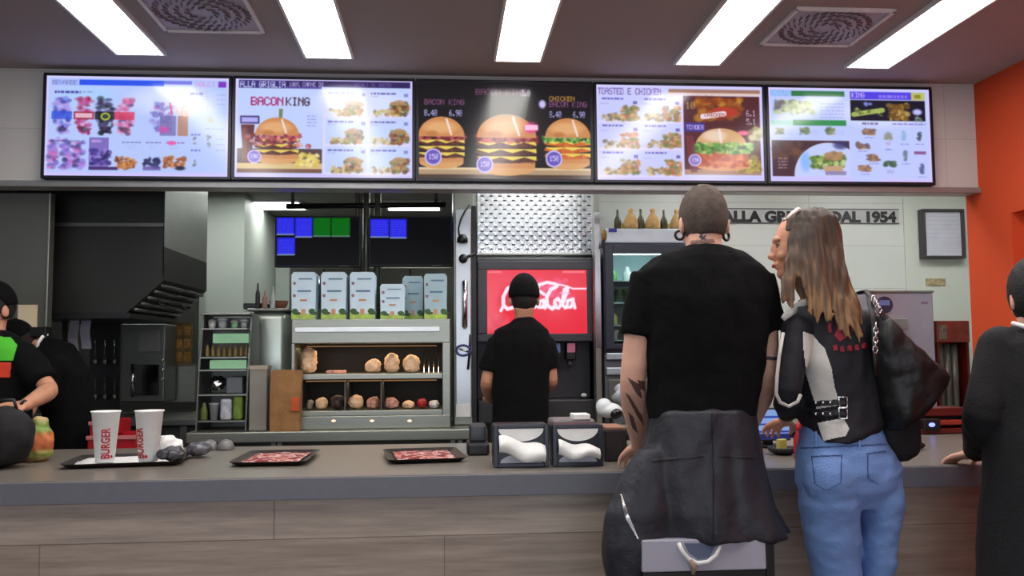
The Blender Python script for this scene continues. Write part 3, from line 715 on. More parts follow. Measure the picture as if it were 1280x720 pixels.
mb = MB(); mb.tube([at(81, 392, 5.5), at(81, 500, 5.5)], .016, 10)
t = mb.build('steel_upright', M['steel'], smooth=True); tag(t, 'thin bright steel upright left of the hanging paper strips', 'post')
for i, x in enumerate((86, 101)):
    mb = MB(); w_ = (.013, .011)[i]
    n = 9; prev = None
    for k in range(n + 1):
        y = 393 + (46 - 3 * i) * k / n; a = at(x, y, 5.3); b = at(x + 12, y, 5.3); o = Vector((0, .012 * math.sin(k * .8 + i), 0))
        cur = [mb.bm.verts.new(a + o), mb.bm.verts.new(b + o), mb.bm.verts.new(b + o + Vector((0, .003, 0))), mb.bm.verts.new(a + o + Vector((0, .003, 0)))]
        if prev: [mb.bm.faces.new((prev[j], prev[(j + 1) % 4], cur[(j + 1) % 4], cur[j])) for j in range(4)]
        else: mb.bm.faces.new(cur)
        prev = cur
    mb.bm.faces.new(prev[::-1])
    t = mb.build('order_ticket', mat('ticket_paper', (186, 192, 204), .8)); tag(t, ('left', 'right')[i] + ' one of the two pale paper strips hanging beside the hood', 'paper', 'paper strips by the hood')
mb = MB(); mb.tube([at(80, 392, 5.3), at(116, 392, 5.3)], .012, 8)
t = mb.build('ticket_rail', M['steel_dark'], smooth=True); tag(t, 'short steel rail holding the pale paper strips', 'rail')

for i, (a0, a1, b0, b1, Y) in enumerate(((113, 141, 527, 544, 4.6), (110, 168, 545, 570, 4.5))):
    t = thing('food_crate', ('small red crate on top behind the paper cups', 'wide red crate underneath behind the paper cups')[i], 'crate', at((a0 + a1) / 2, b1, Y), 'red crates behind the cups')
    mb = MB(); xx0, xx1 = at(a0, b0, Y).x, at(a1, b0, Y).x; z1 = at(a0, b0, Y).z; z0 = at(a0, b1, Y).z
    th = .012; mb.box(xx0, xx1, Y, Y + .26, z0, z0 + th); mb.box(xx0, xx1, Y, Y + th, z0 + th, z1); mb.box(xx0, xx1, Y + .26 - th, Y + .26, z0 + th, z1); mb.box(xx0, xx0 + th, Y + th, Y + .26 - th, z0 + th, z1); mb.box(xx1 - th, xx1, Y + th, Y + .26 - th, z0 + th, z1)
    mb.build('bin', M['red'], t); MB().box(xx0 - .008, xx1 + .008, Y - .008, Y, z1 - .02, z1, .003).build('rim', mat('pale_red_rim', (200, 120, 120), .5), t)
ya_ = at(139, 570, 4.5).z
t = thing('low_bench', 'low dark bench under the red crates', 'bench', (-1.9, 4.6, 0)); MB().box(at(108, 570, 4.45).x, at(214, 570, 4.45).x, 4.4, 4.85, ya_ - .05, ya_ - .003, .004).build('top', M['steel_dark'], t)
for x in (114, 205): MB().box(at(x, 570, 4.5).x - .02, at(x, 570, 4.5).x + .02, 4.5, 4.54, 0, ya_ - .05).build('leg', M['steel_dark'], t)

# ------------------------------------------------------------------ service bench along the drinks and hot food
BZ = .955
xb0, xb1 = at(232, 532, 4.9).x, at(610, 532, 4.9).x
t = thing('service_bench', 'long steel service bench carrying the hot display cabinet', 'bench', ((xb0 + xb1) / 2, 5.1, 0))
MB().box(xb0, xb1, 4.9, 5.75, BZ - .06, BZ, .006).build('tabletop', M['steel'], t)
mb = MB(); mb.box(xb0 + .02, xb1 - .02, 5.0, 5.7, .12, BZ - .062); mb.build('cabinet', mat('bench_cabinet_grey', (92, 92, 88), .5, .3), t)  # cabinet in one even grey
for x in (at(342, 550, 4.92).x, at(350, 550, 4.92).x, at(566, 550, 4.92).x, at(575, 550, 4.92).x): MB().box(x - .012, x + .012, 4.915, 4.94, 0, BZ - .06).build('leg', M['steel'], t)
def on_bench(x, Y): return at(x, 530, Y).x
# sauce rack
t = thing('condiment_rack', 'tiered steel rack of sauces, lids and green cartons left of the paper bag', 'rack', (on_bench(280, 5.0), 5.0, BZ))
xL, xR = on_bench(244, 5.0), on_bench(306, 5.0); xl2, xr2 = at(259, 395, 5.1).x, at(312, 395, 5.1).x
z_ = lambda y, Y=5.0: at(280, y, Y).z
mb = MB()
for x, x2 in ((xL, xl2), (xR, xr2)):
    mb.prism([(5.0, BZ), (5.32, BZ), (5.32, z_(393)), (5.12, z_(393)), (5.04, z_(462))], x, x + .008, 'X')
mb.build('side_plate', M['steel_dark'], t)
MB().box(xL + .008, xR, 5.3, 5.32, BZ, z_(394)).build('back_plate', M['steel_dark'], t)
for y in (411, 447, 463, 494, 527): MB().box(xL + .008, xR, 5.02, 5.3, z_(y) - .004, z_(y) + .004).build('shelf', M['steel'], t)
MB().box(xL, xR + .01, 5.06, 5.32, z_(393), z_(393) + .012, .003).build('top', M['steel'], t)
g_lab = mat('green_white_carton', (150, 206, 160), .6, 0, .1, 10)
for i, (y0, y1) in enumerate(((417, 429), (450, 461))):
    b = MB().pbox(266 if i == 0 else 262, 311 if i == 0 else 308, y0, y1, 5.03, 5.035, .001).build('label_strip', g_lab, t)
for k in range(8):
    mb = MB(); x = xL + .028 + k * .031; z0 = z_(447) + .005
    mb.lathe((x, 5.12, z0), [(.008, 0), (.011, .004), (.011, .045), (.006, .056), (.006, .066)], 12)
    o = mb.build('sauce_bottle', mat('ochre_sauce', (146, 122, 70), .4, 0, .2), smooth=True)
    tag(o, 'tiny ochre sauce tube in the close row on the middle shelf of the tiered rack', 'bottle', 'row of ochre sauce tubes')
for k, (x, c, h, r, lb) in enumerate(((264, M['white_plastic'], 15, .026, 'leftmost small white lidded cup on the top shelf of the tiered rack'), (277, mat('clear_cup', (188, 194, 194), .2), 19, .032, 'tallest clear domed cup on the top shelf of the tiered rack'),
                              (292, g_lab, 14, .025, 'pale green cup on the top shelf of the tiered rack'), (304, mat('clear_cup2', (176, 178, 178), .2), 16, .026, 'rightmost grey clear cup on the top shelf of the tiered rack'))):
    z0 = z_(411) + .005; p = at(x, 411, 5.15); hh = h * .0036; r *= .85
    t2 = thing('sauce_cup', lb, 'cup', (p.x, 5.17, z0), 'cups on the top shelf of the rack')
    MB().lathe((p.x, 5.17, z0), [(r * .75, 0), (r, hh * .7)], 20).build('cup', c, t2, smooth=True)
    MB().lathe((p.x, 5.17, z0 + hh * .7 + .001), [(r * 1.08, 0), (r * 1.05, hh * .1), (r * .6, hh * .3)], 20).build('lid', M['white_plastic'], t2, smooth=True)
# lower shelves of the rack: foil parcel, cartons
mb = MB(); p = at(264, 478, 5.02); mb.ell((p.x + .012, 5.12, z_(494) + .062), (.044, .05, .04))
o = mb.melt('foil_bundle', M['chrome'], None, .006, 1, lambda c, n: .012 * noise.noise(c * 45)); tag(o, 'crumpled silver foil bundle on the tiered rack', 'foil')
o = MB().box(on_bench(281, 5.05), on_bench(302, 5.05), 5.06, 5.26, z_(494) + .005, z_(494) + .10, .008).build('tool_box', mat('slate_box', (96, 100, 104), .4)); tag(o, 'slate grey tub behind the silver foil on the tiered rack', 'box')
for k, (x0, x1, y0, c, lb) in enumerate(((248, 257, 505, (92, 104, 48), 'olive green bottle at the left end of the rack bottom shelf'), (259, 271, 503, (150, 152, 158), 'grey white cup stack on the rack bottom shelf'),
                                         (274, 288, 499, (176, 180, 186), 'pale folded wrap stack in the middle of the rack bottom shelf'), (290, 302, 495, (104, 130, 44), 'bright green packet at the right end of the rack bottom shelf'))):
    p = at((x0 + x1) / 2, 526, 5.02); r = (at(x1, 500, 5.02).x - at(x0, 500, 5.02).x) / 2; hh = z_(y0) - z_(527)
    mb = MB()
    if k in (0, 1): mb.lathe((p.x, 5.06, z_(527) + .005), [(r * .9, 0), (r, .005), (r, hh * .6), (r * .5, hh * .85), (r * .5, hh)] if k == 0 else [(r * .75, 0), (r, hh * .8), (r * 1.08, hh * .82), (r * 1.08, hh * .9)], 16); o = mb.build(('sauce_bottle', 'cup_stack')[k], mat('rk%d' % k, c, .5), smooth=True)
    else: mb.box(p.x - r, p.x + r, 5.03, 5.13, z_(527) + .005, z_(527) + hh, .012); o = mb.build(('wrap_stack', 'food_packet')[k - 2], mat('rk%d' % k, c, .5, 0, .4, 30))
    tag(o, lb, ('bottle', 'cups', 'wraps', 'packet')[k])

# rounded steel bin behind, with things on top
t = thing('steel_chute', 'rounded pale steel dispenser column behind the tiered rack', 'dispenser', (on_bench(335, 5.5), 5.5, BZ))
mb = MB(); xa, xb = at(313, 430, 5.45).x, at(361, 430, 5.45).x; zt = at(335, 389, 5.45).z
mb.box(xa, xb, 5.4, 5.72, BZ + .001, zt, .05, 5); mb.build('body', mat('satin_steel_green', (188, 196, 184), .32, .7, .05, 4), t, auto=True)
MB().box(xa - .01, xb + .01, 5.38, 5.74, zt - .002, zt + .014, .006).build('lid', M['steel'], t)
t = thing('utensil_tray', 'small black tray with a short brown bottle on the dispenser column', 'tray', at(297, 388, 5.5))
zt2 = zt + .016
MB().box(at(284, 388, 5.5).x + .1, at(312, 388, 5.5).x + .1, 5.48, 5.62, zt2, zt2 + .035, .004).build('tray', M['black'], t)
o = t.children[0]
for (x, y0, r, c, lb, nm) in ((322, 354, .012, (56, 50, 52), 'slim dark bottle standing tallest on top of the dispenser column', 'slim_bottle'), (331, 364, .014, (176, 130, 120), 'pinkish squeeze bottle on top of the dispenser column', 'squeeze_bottle'), (341, 358, .013, (206, 210, 200), 'pale green bottle next to the brown bowl', 'squeeze_bottle')):
    p = at(x, 388, 5.45); hh = at(x, y0, 5.45).z - zt2
    mb = MB(); mb.lathe((p.x, 5.45, zt2), [(r, 0), (r * 1.15, .004), (r * 1.15, hh * .6), (r * .5, hh * .75), (r * .4, hh)], 14); o = mb.build(nm, mat('bt%d' % x, c, .4), smooth=True); tag(o, lb, 'bottle')
p = at(353, 378, 5.55)
mb = MB(); mb.lathe((p.x - .03, 5.6, zt2), [(.03, 0), (.05, .02), (.058, .055), (.05, .055), (.04, .03), (.01, .015)], 24); o = mb.build('wooden_bowl', mat('brown_bowl', (134, 82, 60), .6, 0, .2), smooth=True); tag(o, 'reddish brown bowl on top of the dispenser column', 'bowl')

# grey carton and brown bag on the bench
t = thing('napkin_carton', 'tall grey carton between the tiered rack and the brown paper bag', 'carton', (on_bench(322, 4.98), 5.0, BZ))
xa, xb = on_bench(311, 4.97), on_bench(333, 4.97)
MB().box(xa, xb, 4.97, 5.08, BZ + .001, at(320, 459, 4.97).z, .004).build('carton', mat('grey_carton', (136, 132, 122), .7), t)
MB().box(xa - .003, xb + .003, 4.967, 5.083, at(320, 462, 4.97).z, at(320, 457, 4.97).z, .003).build('lid', mat('carton_lid', (168, 156, 138), .7), t)
t = thing('paper_bag', 'open brown paper takeaway bag standing on the steel bench', 'bag', (on_bench(356, 4.95), 5.0, BZ))
xa, xb = on_bench(338, 4.92), on_bench(375, 4.92); zt_ = at(356, 463, 4.92).z
bm = bmesh.new(); rg = []
for k in range(9):
    f = k / 8; z = BZ + .001 + (zt_ - BZ) * f; ring = []
    pin = .012 * math.sin(f * PI)
    for (x, y) in ((xa, 4.91), ((xa + xb) / 2 - .02, 4.91 + pin * .4), (xb, 4.91), (xb - pin, 4.945), (xb, 4.98), ((xa + xb) / 2, 4.98), (xa, 4.98), (xa + pin, 4.945)):
        ring.append(bm.verts.new((x + .004 * math.sin(9 * z + 5 * x), y + .004 * math.sin(22 * z + 9 * x), z + (.006 * math.sin(40 * x) if k == 8 else 0))))
    rg.append(ring)
for a, b in zip(rg, rg[1:]):
    for k in range(8): bm.faces.new((a[k], a[(k + 1) % 8], b[(k + 1) % 8], b[k]))
bm.faces.new(rg[0][::-1]); inn = [bm.verts.new(v.co * 1.0 - Vector((0, 0, .25)) + (Vector(((xa + xb) / 2, 4.99, v.co.z)) - v.co) * .06) for v in rg[-1]]
for k in range(8): bm.faces.new((rg[-1][k], rg[-1][(k + 1) % 8], inn[(k + 1) % 8], inn[k]))
bm.faces.new(inn)
q_ = MB.__new__(MB); q_.bm = bm; q_.build('bag', M['kraft'], t)
MB().pbox(364, 374, 497, 514, 4.902, 4.906, 0).build('printed_logo', mat('orange_print', (196, 84, 36), .7, 0, .2), t)

# ------------------------------------------------------------------ heated display cabinet with cartons on top
Yc = 5.0; cx0, cx1 = at(364, 460, Yc).x, at(563, 460, Yc).x; zc = lambda y: at(460, y, Yc).z
t = thing('heated_display', 'two-tier steel heated display cabinet holding burgers', 'display cabinet', ((cx0 + cx1) / 2, 5.2, BZ))
zT, z1_, z2_, z3_ = zc(399), zc(429), zc(470), zc(516)
MB().box(cx0, cx1, Yc, 5.55, z1_, zT, .004).build('top_housing', M['steel'], t)
MB().box(cx0 + .02, cx1 - .06, Yc - .012, Yc, zc(415), zc(409), .003).build('light_rail', mat('bright_rail', (225, 228, 228), .3, .3), t)
for a, b in ((cx0, cx0 + .018), (cx1 - .045, cx1)): MB().box(a, b, Yc, 5.5, BZ + .02, z1_, .003).build('side_post', M['steel'], t)
MB().box(cx0 + .018, cx1 - .045, 5.5, 5.53, BZ + .02, z1_).build('back_panel', mat('darkened_back', (34, 30, 27), .6, .2, .3, 6), t)  # back colour darkened to stand in for the dim interior
MB().box(cx0 + .018, cx1 - .045, Yc, 5.5, z2_ - .018, z2_ + .012, .003).build('shelf', M['steel'], t)
MB().box(cx0 + .018, cx1 - .045, Yc, 5.5, z3_ - .015, z3_ + .012, .003).build('shelf', M['steel'], t)
MB().box(cx0, cx1, Yc - .01, 5.55, BZ + .001, z3_ - .016, .004).build('base', M['steel'], t)
for x in (417, 465, 512): MB().ell(at(x, 526, Yc - .01), (.012, .004, .006)).build('indicator_lamp', emis('warm_indicator', (255, 214, 170), 2.0), t, smooth=True)
for zz in (z1_ - .012, z2_ - .03):
    MB().box(cx0 + .05, cx1 - .08, 5.2, 5.23, zz - .006, zz).build('heat_lamp', emis('heat_glow', (255, 190, 130), .25), t)
    area('heat_lamp_light', ((cx0 + cx1) / 2, 5.18, zz - .01), (.8, .05), 1.5 if zz > z2_ else .6, (1, .74, .5), (0, 0, 0), t)
for x in (433, 477.5): MB().box(at(x, 495, 5.1).x - .0015, at(x, 495, 5.1).x + .0015, 5.02, 5.48, z3_ + .012, z2_ - .03).build('divider', M['steel_dark'], t)
# slots with wire guides at the back of the shelf
mb = MB()
for k in range(5): mb.tube([at(530 + 6 * k, 440, 5.3), at(530 + 6 * k, 466, 5.1)], .003, 6)
mb.build('wire_guide', M['chrome'], t)
bun = mat('wrapped_burger_paper', (240, 200, 160), .75, 0, .15, 30, .3, 40)
bunr = mat('printed_wrapper', (206, 150, 130), .75, 0, .5, 40, .3, 40)
dark = mat('dark_box_wrap', (70, 52, 46), .6, 0, .6, 40)
up = [(374, 388, 435, .04, 'tall'), (459, 476, 449, .045, 'low'), (480, 500, 443, .046, 'pair'), (503, 526, 444, .05, 'pair')]
def wrapped(name, x0, x1, y0, zb_, m, lb, grp, sq=1.0):
    a, b = at(x0, 460, 5.1).x, at(x1, 460, 5.1).x; h = at((x0 + x1) / 2, y0, 5.1).z - zb_; h = max(h, .02); mb = MB()
    w2 = (b - a) * .46; mb.ell(((a + b) / 2, 5.14, zb_ + h * .5), (w2, .055, h * .5)); mb.ell(((a + b) / 2, 5.14, zb_ + h * .25), (w2 * .93, .05, h * .25))
    seed = x0 * 3.1
    o = mb.melt(name, m, None, .005, 1, lambda c, n: .007 * noise.noise(c * 38 + Vector((seed, 0, 0))) + .004 * noise.noise(c * 110)); 
    dz = zb_ + .001 - (o.location.z); o.location.z += dz
    return tag(o, lb, 'burger', grp)
zs = z2_ + .012
wrapped('wrapped_burger', 374, 396, 434, zs, bun, 'tall wrapped burger at the left end of the upper heated shelf', 'burgers on the upper heated shelf')
wrapped('wrapped_burger', 455, 477, 450, zs, bun, 'low wrapped burger, left of the lit group on the upper heated shelf', 'burgers on the upper heated shelf')
wrapped('wrapped_burger', 479, 500, 442, zs, bun, 'middle wrapped burger of the lit group on the upper heated shelf', 'burgers on the upper heated shelf')
wrapped('wrapped_burger', 502, 526, 444, zs, bun, 'rightmost wrapped burger of the lit group on the upper heated shelf', 'burgers on the upper heated shelf')
mb = MB(); mb.box(at(408, 460, 5.1).x, at(431, 460, 5.1).x, 5.08, 5.2, zs + .001, zs + .018, .005); o = mb.build('food_tray', bunr); tag(o, 'flat pinkish packet lying beside the tall wrapped burger', 'packet')
zs = z3_ + .012
low = [(382, 391, 501, mat('grey_wrap', (130, 128, 120), .6), 'small grey packet'), (393, 410, 498, bun, 'cream wrapped burger'), (412, 432, 495, dark, 'dark boxed burger'), (434, 455, 495, bun, 'pale wrapped burger'),
       (457, 476, 497, bunr, 'brown and white wrapped burger'), (479, 499, 499, bunr, 'reddish wrapped burger'), (502, 518, 502, bun, 'flat pale wrapped burger'), (521, 534, 500, M['red'], 'small red packet'), (536, 550, 501, M['white_paper'], 'small white packet')]
posn = ['at the left end', 'second from left', 'third from left', 'left of centre', 'at the centre', 'right of centre', 'third from right', 'next to the white packet', 'at the right end']
for (a, b, y, m, n), ps in zip(low, posn): wrapped('wrapped_burger' if 'burger' in n else 'food_packet', a, b, y, zs, m, n + ' ' + ps + ' of the lower heated shelf', 'packets on the lower heated shelf')

cart = mat('pale_blue_carton', (208, 232, 244), .6, 0, .05, 8); cart2 = mat('shaded_blue_carton', (172, 200, 208), .6, 0, .05, 8)  # cart2 is the same carton with shade put into its colour
def carton(x0, x1, y0, Y, lb, m=cart):
    a, b = at(x0, 370, Y).x, at(x1, 370, Y).x; zb_ = zT + .001; h = at((x0 + x1) / 2, y0, Y).z - zb_; w_ = b - a
    t = thing('takeaway_carton', lb, 'carton', ((a + b) / 2, Y + .06, zb_), 'pale blue cartons on the heated display')
    mb = MB(); mb.prism([(a + .004, zb_), (b - .004, zb_), (b, zb_ + h * .93), (b - .012, zb_ + h), (a + .012, zb_ + h), (a, zb_ + h * .93)], Y, Y + .11); mb.build('box', m, t)
    MB().box(a + .002, b - .002, Y - .0025, Y - .0005, zb_ + .001, zb_ + h * .12).build('green_band', mat('grass_green', (168, 196, 90), .6, 0, .2, 30), t)
    mb = MB()
    for k in range(2):
        c = a + w_ * (.16 + .68 * k); mb.ell((c, Y - .003, zb_ + h * .17), (w_ * .13, .0015, h * .06)); mb.ell((c + .01, Y - .003, zb_ + h * .13), (w_ * .16, .0015, h * .035))
    mb.build('bush_print', mat('dark_green_print', (58, 92, 48), .6), t)
    mb = MB(); mb.box(a + w_ * .25, b - w_ * .2, Y - .003, Y - .0005, zb_ + h * .58, zb_ + h * .615); mb.box(a + w_ * .3, b - w_ * .15, Y - .003, Y - .0005, zb_ + h * .84, zb_ + h * .865); mb.build('blue_line_print', mat('blue_print', (90, 130, 160), .6), t)
    mb = MB(); mb.box(a + w_ * .36, b - w_ * .36, Y - .003, Y - .0005, zb_ + h * .385, zb_ + h * .425); mb.box(a + w_ * .42, b - w_ * .42, Y - .003, Y - .0005, zb_ + h * .1, zb_ + h * .22)
    mb.build('orange_print', mat('faded_orange_print', (208, 150, 110), .6), t)
    mb = MB(); [mb.ell((a + w_ * .13, Y - .002, zb_ + h * f), (w_ * .06, .0015, .009)) for f in (.5, .76)]; mb.build('red_dot', mat('faded_red_print', (150, 110, 130), .6), t)
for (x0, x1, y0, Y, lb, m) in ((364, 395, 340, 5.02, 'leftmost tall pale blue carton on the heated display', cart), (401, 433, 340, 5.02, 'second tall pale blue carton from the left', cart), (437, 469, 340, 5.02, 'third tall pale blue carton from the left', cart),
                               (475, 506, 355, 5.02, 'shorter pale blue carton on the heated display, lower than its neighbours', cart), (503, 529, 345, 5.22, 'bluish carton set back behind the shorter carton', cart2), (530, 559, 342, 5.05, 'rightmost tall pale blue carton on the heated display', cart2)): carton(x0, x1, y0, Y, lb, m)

# order monitors on a ceiling bar
t = thing('monitor_bar', 'dark ceiling bar with steel drops carrying the order monitors', 'bar', at(460, 257, 5.6))
mb = MB(); mb.tube([at(358, 258, 5.62), at(557, 256, 5.62)], .018, 10); mb.build('bar', M['black'], t, smooth=True)
for x in (458, 472): mb = MB(); q = at(x, 256, 5.62); mb.tube([(q.x, 5.62, 2.64), (q.x, 5.62, at(x, 400, 5.62).z)], .022, 10); mb.build('drop_pole', M['steel'], t, smooth=True)
for x in (366, 470, 545): mb = MB(); q = at(x, 256, 5.62); mb.tube([(q.x, 5.62, 2.64), q], .012, 8); mb.build('hanger', M['steel_dark'], t, smooth=True)
def monitor(x0, x1, y0, y1, blocks, lb, tilt):
    Y = 5.45; a, b = at(x0, y0, Y), at(x1, y1, Y); ax, bx, zt_, zb_ = a.x, b.x, a.z, b.z
    t = thing('order_monitor', lb, 'monitor', ((ax + bx) / 2, Y, zb_), 'kitchen order monitors')
    MB().box(ax - .01, bx + .01, Y, Y + .05, zb_ - .01, zt_ + .01, .006).build('housing', M['black'], t)
    P_ = newpic(x0, y0, x1, y1, (4, 4, 5))
    for (u0, v0, u1, v1, c) in blocks: P_.rect(u0, v0, u1, v1, c); P_.rect(u0, v1 - 1.5, u1, v1, (130, 150, 190) if c[2] > 100 else (90, 130, 110)); P_.dashes(u0 + 2, v0 + 3, u1 - 2, int((v1 - v0) / 3) - 1, (90, 90, 250) if c[2] > 100 else (20, 110, 30), 3, 1, .6)
    display('display', P_, ax, bx, zb_, zt_, Y - .004, display_mat('order_screen', 1.0, .08), t)
    MB().box((ax + bx) / 2 - .04, (ax + bx) / 2 + .04, Y + .05, 5.6, zt_ - .1, zt_ - .02).build('bracket', M['steel_dark'], t)
    mb = MB(); mb.box(bx - .12, bx - .06, Y - .003, Y - .001, zb_ - .006, zb_ - .002); mb.build('badge', M['grey_plastic'], t)
blu, grn = (40, 40, 225), (6, 96, 16)
monitor(346, 449, 272, 332, [(346, 272, 368, 294, blu), (369, 272, 390, 297, blu), (391, 272, 413, 296, grn), (414, 272, 437, 296, grn), (347, 297, 369, 319, blu)], 'order monitor with blue and green blocks over the left cartons', 0)
monitor(463, 564, 272, 331, [(463, 274, 486, 297, blu), (487, 274, 508, 298, blu)], 'order monitor with just two blue blocks over the right cartons', 0)
# grey cabinet behind the cartons
t = thing('storage_cabinet', 'tall grey cabinet seen behind the pale blue cartons', 'cabinet', (at(460, 400, 6.4).x, 6.6, 0))
mb = MB(); mb.box(at(362, 370, 6.4).x, at(566, 370, 6.4).x, 6.4, 6.8, 0, at(460, 334, 6.4).z, .01); mb.build('body', mat('warm_grey_cabinet', (140, 136, 126), .5, .2), t)
for x in (404, 452, 512): MB().pbox(x, x + 1.5, 336, 403, 6.39, 6.4, 0).build('door_edge', mat('cabinet_gap', (50, 48, 46), .8), t)
mb = MB(); [mb.tube([at(x, 345, 6.36), at(x, 385, 6.36)], .01, 8) for x in (398, 458, 506)]; mb.build('handle', M['chrome'], t, smooth=True)
mb = MB()
for k in range(5):
    x = 445 + 4 * k; mb.tube([(at(x, 262, 5.8).x, 5.8, 2.64), at(x, 262, 5.8), at(x + 3 * math.sin(k), 300, 5.8), at(x - 2, 335, 5.8), at(x + 1, 396, 5.8)], .009, 6)
o = mb.build('cable_bundle', mat('taupe_cable', (120, 108, 98), .6), smooth=True); tag(o, 'bundle of taupe cables hanging between the two order monitors', 'cables')

# ------------------------------------------------------------------ fridge column with handle
Yf = 5.15; fx0, fx1 = at(567, 400, Yf).x, at(593, 400, Yf).x
t = thing('upright_fridge', 'narrow stainless upright fridge column with a long vertical handle', 'fridge', ((fx0 + fx1) / 2, 5.4, BZ))
MB().box(fx0, fx1, Yf, 5.88, BZ + .002, 2.6, .006).build('cabinet', M['steel'], t)
MB().box(fx0 + .01, fx1 - .018, Yf - .02, Yf, BZ + .05, 2.22, .006).build('door', mat('fridge_door_steel', (186, 190, 192), .3, .75, .06, 3), t)
MB().box(fx1 - .016, fx1 + .012, Yf - .015, Yf + .02, BZ + .01, 2.24, .002).build('seal', M['black'], t)
mb = MB(); a = at(581, 352, Yf - .07); b = at(581, 408, Yf - .07); mb.tube([a + Vector((0, .05, 0)), a, b, b + Vector((0, .05, 0))], .016, 12); mb.build('handle', M['chrome'], t, smooth=True)
MB().pbox(570, 588, 505, 521, Yf - .026, Yf - .02, 0).build('white_label', M['white_paper'], t)
t = thing('gooseneck_lamp', 'small black gooseneck lamp curving on the fridge column', 'lamp', at(577, 262, Yf - .03))
pts = [at(587 - 2 * 0, 256, Yf - .03), at(581, 264, Yf - .05), at(576, 274, Yf - .06), at(573, 286, Yf - .06), at(574, 294, Yf - .06)]
mb = MB(); mb.tube(pts, .005, 8); mb.build('neck', M['black'], t, smooth=True)
mb = MB(); q = at(578, 304, Yf - .06); mb.lathe(q, [(.012, .0), (.032, .005), (.03, .03), (.018, .05)], 16); mb.build('shade', M['black'], t, smooth=True)
t = thing('door_stop', 'round black stop on an arm below the gooseneck lamp', 'knob', at(580, 323, Yf))
mb = MB(); q = at(579, 323, Yf - .06); mb.tube([q, q + Vector((0, .03, 0))], .026, 16); mb.build('knob', M['black'], t, smooth=True)
mb = MB(); mb.tube([q + Vector((.01, .01, .004)), at(594, 317, Yf - .03)], .008, 8); mb.build('arm', M['black'], t, smooth=True)
t = thing('hanging_whisk', 'dark hanging tool with a blue ring below the fridge handle', 'tool', at(584, 430, Yf))
mb = MB(); mb.tube([at(588, 418, Yf - .04), at(587, 440, Yf - .04), at(585, 462, Yf - .04)], .007, 8); mb.build('handle', M['black'], t, smooth=True)
mb = MB(); q = at(579, 438, Yf - .045)
pp = [q + Vector((.04 * math.cos(a), 0, .03 * math.sin(a))) for a in [2 * PI * k / 16 for k in range(17)]]; mb.tube(pp, .007, 8); mb.build('blue_ring', mat('navy_blue_plastic', (44, 58, 120), .4), t, smooth=True)
mb = MB(); mb.tube([at(574, 436, Yf - .03), at(590, 441, Yf - .03)], .006, 8); mb.build('hook', M['chrome'], t, smooth=True)

# ------------------------------------------------------------------ quilted panel and drinks fountain
Yq = 5.4; qx0, qx1 = at(597, 280, Yq).x, at(742, 280, Yq).x; qz0, qz1 = at(670, 317, Yq).z, at(670, 240, Yq).z
t = thing('quilted_panel', 'quilted diamond-plate steel panel above the drinks fountain', 'panel', ((qx0 + qx1) / 2, Yq, qz0))
n_x, n_z = 132, 70; bm = bmesh.new(); g = []
for j in range(n_z + 1):
    r = []
    for i in range(n_x + 1):
        u = i / n_x * 13; v = j / n_z * 7
        a = abs(math.sin(PI * (u + v))); b = abs(math.sin(PI * (u - v))); h = .0018 * (min(a, b) ** .5)
        r.append(bm.verts.new((qx0 + (qx1 - qx0) * i / n_x, Yq - h, qz0 + (qz1 - qz0) * j / n_z)))
    g.append(r)
for j in range(n_z):
    for i in range(n_x): bm.faces.new((g[j][i], g[j][i + 1], g[j + 1][i + 1], g[j + 1][i]))
q_ = MB.__new__(MB); q_.bm = bm; o = q_.build('quilted_face', mat('quilted_steel', (215, 218, 220), .24, .95, .03), t, smooth=True)
MB().box(qx0 - .004, qx1 + .004, Yq + .002, 5.46, qz0 - .006, qz1 + .1).build('box', M['steel_dark'], t)
mb = MB(); mb.box(qx0 - .008, qx1 + .008, Yq - .018, Yq - .002, qz0 - .012, qz0, .002); mb.build('lower_edge', M['steel'], t)
# studs at the quilt crossings
mb = MB()
for j in range(0, 15):
    for i in range(0, 27):
        if (i + j) % 2 == 0:
            x = qx0 + (qx1 - qx0) * i / 26; z = qz0 + (qz1 - qz0) * j / 14
            if 0 < i < 26 and 0 < j < 14: mb.box(x - .010, x + .010, Yq - .006, Yq, z - .0035, z + .0035)
mb.build('slots', mat('slot_dark', (40, 42, 46), .6), t)
Yd = 5.25; D = lambda x, y, Y=Yd: at(x, y, Y)
dx0, dx1 = D(595, 400).x, D(743, 400).x
t = thing('drinks_fountain', 'black drinks fountain with a lit red screen and nozzles', 'drinks machine', ((dx0 + dx1) / 2, 5.5, BZ))
MB().box(dx0, dx1, Yd, 5.85, D(670, 423).z, D(670, 322).z, .012).build('housing', mat('fountain_black', (36, 36, 40), .35), t)
mb = MB(); fx = [(597, 741, 326, 337), (597, 741, 417, 427), (597, 609, 337, 417), (734, 741, 337, 417)]
for a, b, c, d_ in fx: mb.pbox(a, b, c, d_, Yd - .025, Yd + .002, .004)
mb.build('bezel', mat('fountain_bezel', (58, 56, 62), .4), t)
p = newpic(609, 337, 734, 417, (232, 44, 64)); RED = (236, 52, 72)
p.soft(620, 345, 70, 60, (240, 60, 80), .4); p.rect(611, 339, 627, 341.5, (246, 130, 140), .8); p.rect(703, 339, 731, 341.5, (246, 140, 150), .8)
p.fuzz(612, 395, 640, 415, [(220, 30, 60), (246, 90, 100)], 20, 8, .4); p.fuzz(665, 350, 716, 385, [(244, 130, 190), (240, 90, 140)], 40, 6, .35)
W_ = (255, 236, 250)
p.line([(646, 360), (641, 357), (634, 361), (629, 371), (629, 381), (634, 386), (642, 384), (648, 378)], 4.6, W_)
p.line([(629, 382), (626, 388)], 3.9, W_)
p.line([(655, 374), (651, 376), (651, 384), (656, 385), (659, 379), (655, 374)], 3.9, W_); p.line([(668, 375), (663, 375), (661, 381), (665, 385), (671, 382)], 3.9, W_)
